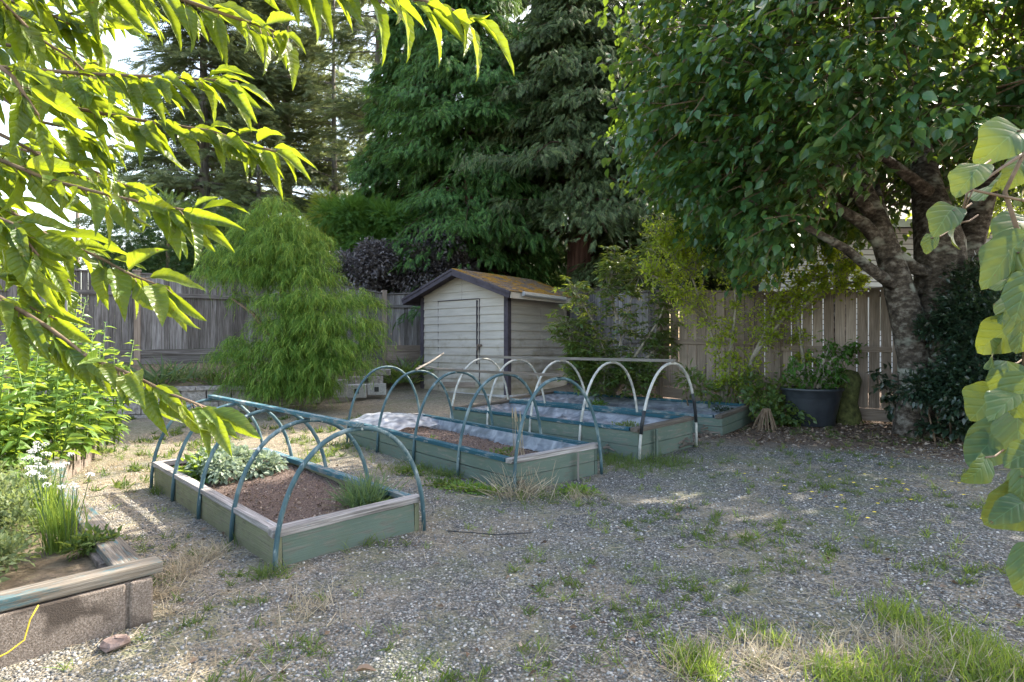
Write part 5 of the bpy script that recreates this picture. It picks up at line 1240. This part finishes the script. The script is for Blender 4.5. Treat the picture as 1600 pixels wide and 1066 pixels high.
# dandelion flowers as part of the weed cover
X, Y = pixgauss([(1270, 768, .5, 8), (1330, 745, .6, 8), (1420, 775, .45, 9), (1190, 765, .2, 2), (1400, 800, .4, 5)])
k = len(X); pos = np.repeat(gz3(X, Y), 9, 0); an = np.tile(np.arange(9)*.7, k); pos[:, 2] += .05
tag(foliage('dandelions', M['dandelion'], None, pos, np.stack([np.cos(an), np.sin(an), np.full(len(an), .25)], -1), .019, T_simple(.5, .5, 0), roll=.1), kind='stuff')
# lush grass at the bottom right and tufts elsewhere
X, Y = pixgauss([(1560, 1060, .12, 200), (1490, 1045, .10, 130), (1400, 1055, .09, 110), (1340, 1064, .08, 150), (1290, 1058, .05, 70), (1080, 1040, .055, 150), (1100, 1062, .05, 90), (1420, 975, .09, 150), (1385, 955, .07, 80), (1505, 1003, .07, 100), (1530, 1020, .06, 70), (1210, 1010, .035, 36), (1590, 1050, .08, 120), (1150, 1000, .04, 30), (1040, 1010, .03, 20)])
k = Y > 1.2; blades('lawn_grass', X[k], Y[k], .10, M['L_grass'], .38, .040, .45, 2)
X, Y = pixgauss([(640, 735, .18, 60), (700, 745, .16, 60), (480, 725, .14, 40), (600, 700, .3, 50), (1000, 730, .3, 100), (960, 720, .2, 90), (250, 770, .1, 30), (420, 905, .05, 20), (390, 850, .06, 25), (500, 860, .1, 26), (580, 845, .1, 20), (840, 785, .2, 30), (1040, 725, .25, 60), (560, 690, .3, 70)])
blades('edge_grass', X, Y, .10, M['L_weed'], .5, .05, .5, 6)
X, Y = pixgauss([(1080, 1045, .08, 60), (1180, 1040, .1, 60), (1400, 1010, .15, 80), (1500, 1050, .15, 80), (1300, 1040, .1, 50), (275, 900, .07, 60), (250, 930, .06, 40), (300, 880, .08, 40), (330, 870, .1, 40), (245, 965, .04, 30), (480, 950, .12, 40), (900, 780, .12, 40)])
blades('dead_grass', X, Y, .12, M['L_straw'], .8, .03, .4, 4)
# leaf litter under the trees by the fence
n = 13000; X = rng.uniform(1.5, 8.8, n); Y = rng.uniform(5.0, 10.4, n); f = .60*X+.82*Y-8.7; k = (rng.random(n) < np.clip(np.minimum(f, X-1.2)*.7, 0, 1)) & ~inbed(X, Y) & (f < 3.6); X, Y = X[k], Y[k]
pos = gz3(X, Y); pos[:, 2] += .006; dd = rng.normal(0, 1, (len(X), 3)); dd[:, 2] *= .22
tag(foliage('leaf_litter', M['L_litter'], None, pos, dd, rng.uniform(.03, .085, len(X)), T_simple(.5, .4, .15), roll=.5), kind='stuff')
X, Y = spread(450, 2.2, 9, 1.2); pos = gz3(X, Y); pos[:, 2] += .012; dd = rng.normal(0, 1, (len(X), 3)); dd[:, 2] *= .25
tag(foliage('fallen_leaves', M['L_litter'], None, pos, dd, rng.uniform(.02, .055, len(X)), T_simple(.5, .4, .15), roll=.5), kind='stuff')
g = GP(572, 1056); lf_ = foliage('dry_leaf', M['L_litter'], None, np.array([[g.x-.05, g.y, g.z+.02]]), np.array([[1., .1, .15]]), .10, T_detail(.30, 8, .2, .4, lob=.2), roll=.1)
tag(lf_, 'curled tan dead leaf lying on the gravel at the bottom edge', 'leaf')

# ------------------------------------------------------------------ cherry branches in the upper left
def cherry():
    base = Vector((-3.3, 1.3, .25)); t = thing('cherry_tree', base, 'cherry tree reaching in from the left with backlit yellow green serrated leaves', 'tree')
    tb = MB(); hub = Vector((-2.9, 1.35, 2.0)); tb.tube([base, Vector((-3.2, 1.32, 1.0)), hub, Vector((-2.7, 1.4, 2.9)), Vector((-2.4, 1.5, 3.6))], [.10, .085, .07, .05, .03], 10)
    tb.build('trunk', M['twig'], t, True)
    BR = [ # (points px,py,Y), leaf start fraction, leaves per metre
     ([(-260, -160, 1.5), (60, -60, 1.5), (287, 0, 1.5), (358, 25, 1.5), (400, 38, 1.5), (445, 56, 1.48)], .35),
     ([(-200, -260, 1.35), (250, -120, 1.35), (480, -40, 1.35), (600, -12, 1.35), (690, 8, 1.33), (735, 30, 1.32)], .45),
     ([(-250, 60, 1.6), (0, 105, 1.6), (140, 116, 1.6), (250, 120, 1.6), (370, 128, 1.58)], .25),
     ([(-250, 40, 1.7), (0, 120, 1.7), (120, 170, 1.7), (230, 190, 1.7), (330, 205, 1.7), (400, 228, 1.68), (440, 240, 1.66)], .25),
     ([(-250, 180, 1.5), (0, 250, 1.5), (80, 282, 1.5), (150, 300, 1.5), (230, 318, 1.5), (300, 330, 1.48)], .25),
     ([(-250, 250, 1.6), (0, 320, 1.6), (80, 372, 1.6), (150, 400, 1.6), (210, 432, 1.58), (260, 450, 1.56)], .3),
     ([(-220, 380, 1.45), (0, 465, 1.45), (80, 515, 1.45), (140, 560, 1.45), (200, 583, 1.43), (265, 615, 1.42), (330, 640, 1.4)], .3),
     ([(-200, -100, 1.6), (0, 0, 1.6), (60, 60, 1.62), (110, 90, 1.65), (150, 130, 1.66)], .2),
     ([(0, 150, 1.9), (60, 190, 1.9), (110, 200, 1.9), (170, 230, 1.9)], .1), ([(0, 20, 1.85), (60, 30, 1.85), (120, 20, 1.85), (180, -10, 1.85)], .1),
     ([(0, 210, 1.9), (40, 230, 1.9), (90, 260, 1.9), (140, 280, 1.9)], .1), ([(0, 400, 1.9), (60, 410, 1.9), (110, 440, 1.9)], .1), ([(-60, 320, 1.4), (20, 350, 1.4), (60, 400, 1.4)], .1), ([(0, 470, 1.8), (50, 480, 1.8), (90, 500, 1.8)], .1),
     ([(-60, 60, 1.4), (20, 120, 1.4), (60, 180, 1.4)], .1), ([(-60, -30, 1.7), (30, -20, 1.7), (100, -30, 1.7), (200, -60, 1.7)], .0)]
    for k_ in range(13):
        if k_ in (5, 6, 8, 11): continue
        y0_ = -30+k_*40+random.uniform(-10, 10); Yd = random.uniform(1.75, 2.3); x1_ = random.uniform(90, 200) if k_ < 8 else random.uniform(40, 110)
        BR.append(([(-70, y0_-30, Yd), (x1_*.35, y0_-5, Yd), (x1_*.7, y0_+18, Yd), (x1_, y0_+45, Yd)], .1))
    Pl = []; Dl = []; Sz = []; Up = []; tw = MB()
    for pts, f0 in BR:
        V = [P(*q) for q in pts]
        if pts[0][0] <= -60: V = ([hub.lerp(V[0], .4)] if pts[0][0] < -190 else [])+V
        n = len(V); tw.tube(V, [.0055*(1-.8*i/(n-1))+.0016 for i in range(n)], 6)
        seg = [(V[i+1]-V[i]).length for i in range(n-1)]; T = sum(seg); s = f0*T; k = 0
        while s < T:
            q = s; i = 0
            while i < n-2 and q > seg[i]: q -= seg[i]; i += 1
            p = V[i].lerp(V[i+1], min(1, q/seg[i])); bd = (V[i+1]-V[i]).normalized()
            for r_ in range(2 if random.random() < .5 else 1):
                sg = 1 if (k+r_) % 2 else -1; endf = s/T
                d = bd*random.uniform(.6, 1.2)+Vector((random.uniform(-.25, .1), sg*random.uniform(.05, .5), random.choice((-1, -1, -1, -.35))*random.uniform(.15, 1.2)))
                if random.random() < .2: d.z = random.uniform(-.3, .3)
                d.normalize(); pet = p+d*.012
                tw.tube([p, p+(bd*.3+d*.7)*.014, p+d*.026], .0013, 3, False)
                Pl.append(p+d*.024); Dl.append(d); Sz.append(random.choice((.075, .10, .12, .13))*random.uniform(.85, 1.1)); u = Vector((random.uniform(-.9, .9), random.uniform(-1.2, .5), .6)); Up.append(u)
            s += random.uniform(.012, .032); k += 1
    tw.build('branches', M['twig'], t, True)
    foliage('leaves', M['L_cherry'], t, np.array(Pl), np.array(Dl), np.array(Sz), T_detail(.185, 16, .38, .42, teeth=.07), up=np.array(Up), roll=.3, wvar=.5, uv=True, smooth=True, warp=.003)
cherry()

# ------------------------------------------------------------------ vine at the right edge
def vine():
    base = Vector((1.75, 1.45, 0)); t = thing('climbing_vine', base, 'vine with big round pale green leaves hanging in at the right edge', 'vine')
    st = MB(); 
    main = [base, Vector((1.6, 1.5, .6)), P(1640, 760, 1.55), P(1600, 600, 1.5), P(1610, 420, 1.45), P(1570, 300, 1.42), P(1600, 240, 1.4), P(1680, 190, 1.4)]
    st.tube(main, [.014, .012, .009, .007, .006, .005, .005, .004], 7)
    st.tube([P(1680, 330, 1.45), P(1520, 297, 1.4), P(1506, 345, 1.4)][:2]+[P(1505, 330, 1.4)], [.004, .003, .002], 5)
    st.tube([P(1600, 240, 1.4), P(1566, 262, 1.4), P(1512, 300, 1.4), P(1500, 340, 1.4)], [.004, .0035, .003, .002], 5)
    LV = [ # px, py of leaf base; direction in picture (dx,dy), size m, facing tilt
     (1590, 205, -.9, .55, .125, 1), (1520, 262, -.75, .6, .115, 1), (1556, 293, -1, .05, .10, .1), (1490, 330, -.8, .5, .10, 1), (1500, 348, -.25, .5, .07, -1), (1455, 372, -.5, .8, .06, 1), (1600, 255, -.7, .7, .10, 1), (1620, 285, -.8, .5, .10, -1),
     (1605, 345, -.9, .5, .14, 1), (1600, 375, -.8, .6, .15, 1), (1590, 395, .1, 1, .12, 1), (1605, 440, -.4, 1, .13, 1), (1600, 455, -1, .5, .11, -1), (1590, 500, -.8, .6, .14, 1), (1600, 480, -.3, 1, .14, 1), (1565, 540, -.9, .5, .09, -1), 
     (1610, 590, -.5, .9, .13, 1), (1560, 610, -.8, .6, .10, 1), (1600, 640, -.9, .6, .12, -1), (1570, 665, -.8, .6, .11, 1), (1560, 690, -1, .5, .11, 1), (1600, 730, -.9, .7, .12, -1), (1540, 715, -.8, .9, .095, 1), (1610, 770, -.7, .7, .13, 1),
     (1590, 790, -1, .2, .09, -1), (1610, 860, -.4, .8, .10, 1), (1580, 430, -.8, .3, .08, -1), (1595, 745, -.2, 1, .11, 1), (1625, 700, -.8, .3, .13, 1), (1575, 570, -.3, 1, .09, 1), (1590, 620, -.9, .1, .12, 1)]
    Pl = []; Dl = []; Sz = []; Up = []
    for px, py, dx, dy, s, fc in LV:
        Y = random.uniform(1.28, 1.6); p = P(px, py, Y); d = Vector((dx, random.uniform(-.55, .1), -dy)).normalized()
        Pl.append(p); Dl.append(d); Sz.append(s*random.uniform(.62, .90)*Y/1.35); Up.append(Vector((random.uniform(-.4, .3), -.85 if fc == 1 else .45, .75)) if abs(fc) == 1 else Vector((0, -.2, 1)))
        j = P(min(1640, px+28), py-12, Y+.05); st.tube([j, j.lerp(p, .5)+Vector((0, 0, -.006)), p], .0022, 5)
    st.build('stem', M['twig'], t, True)
    foliage('leaves', M['L_vine'], t, np.array(Pl), np.array(Dl), np.array(Sz), T_detail(.47, 18, .45, .16, heart=True, lob=.04), up=np.array(Up), roll=.28, wvar=.3, uv=True, smooth=True, warp=.006)
vine()
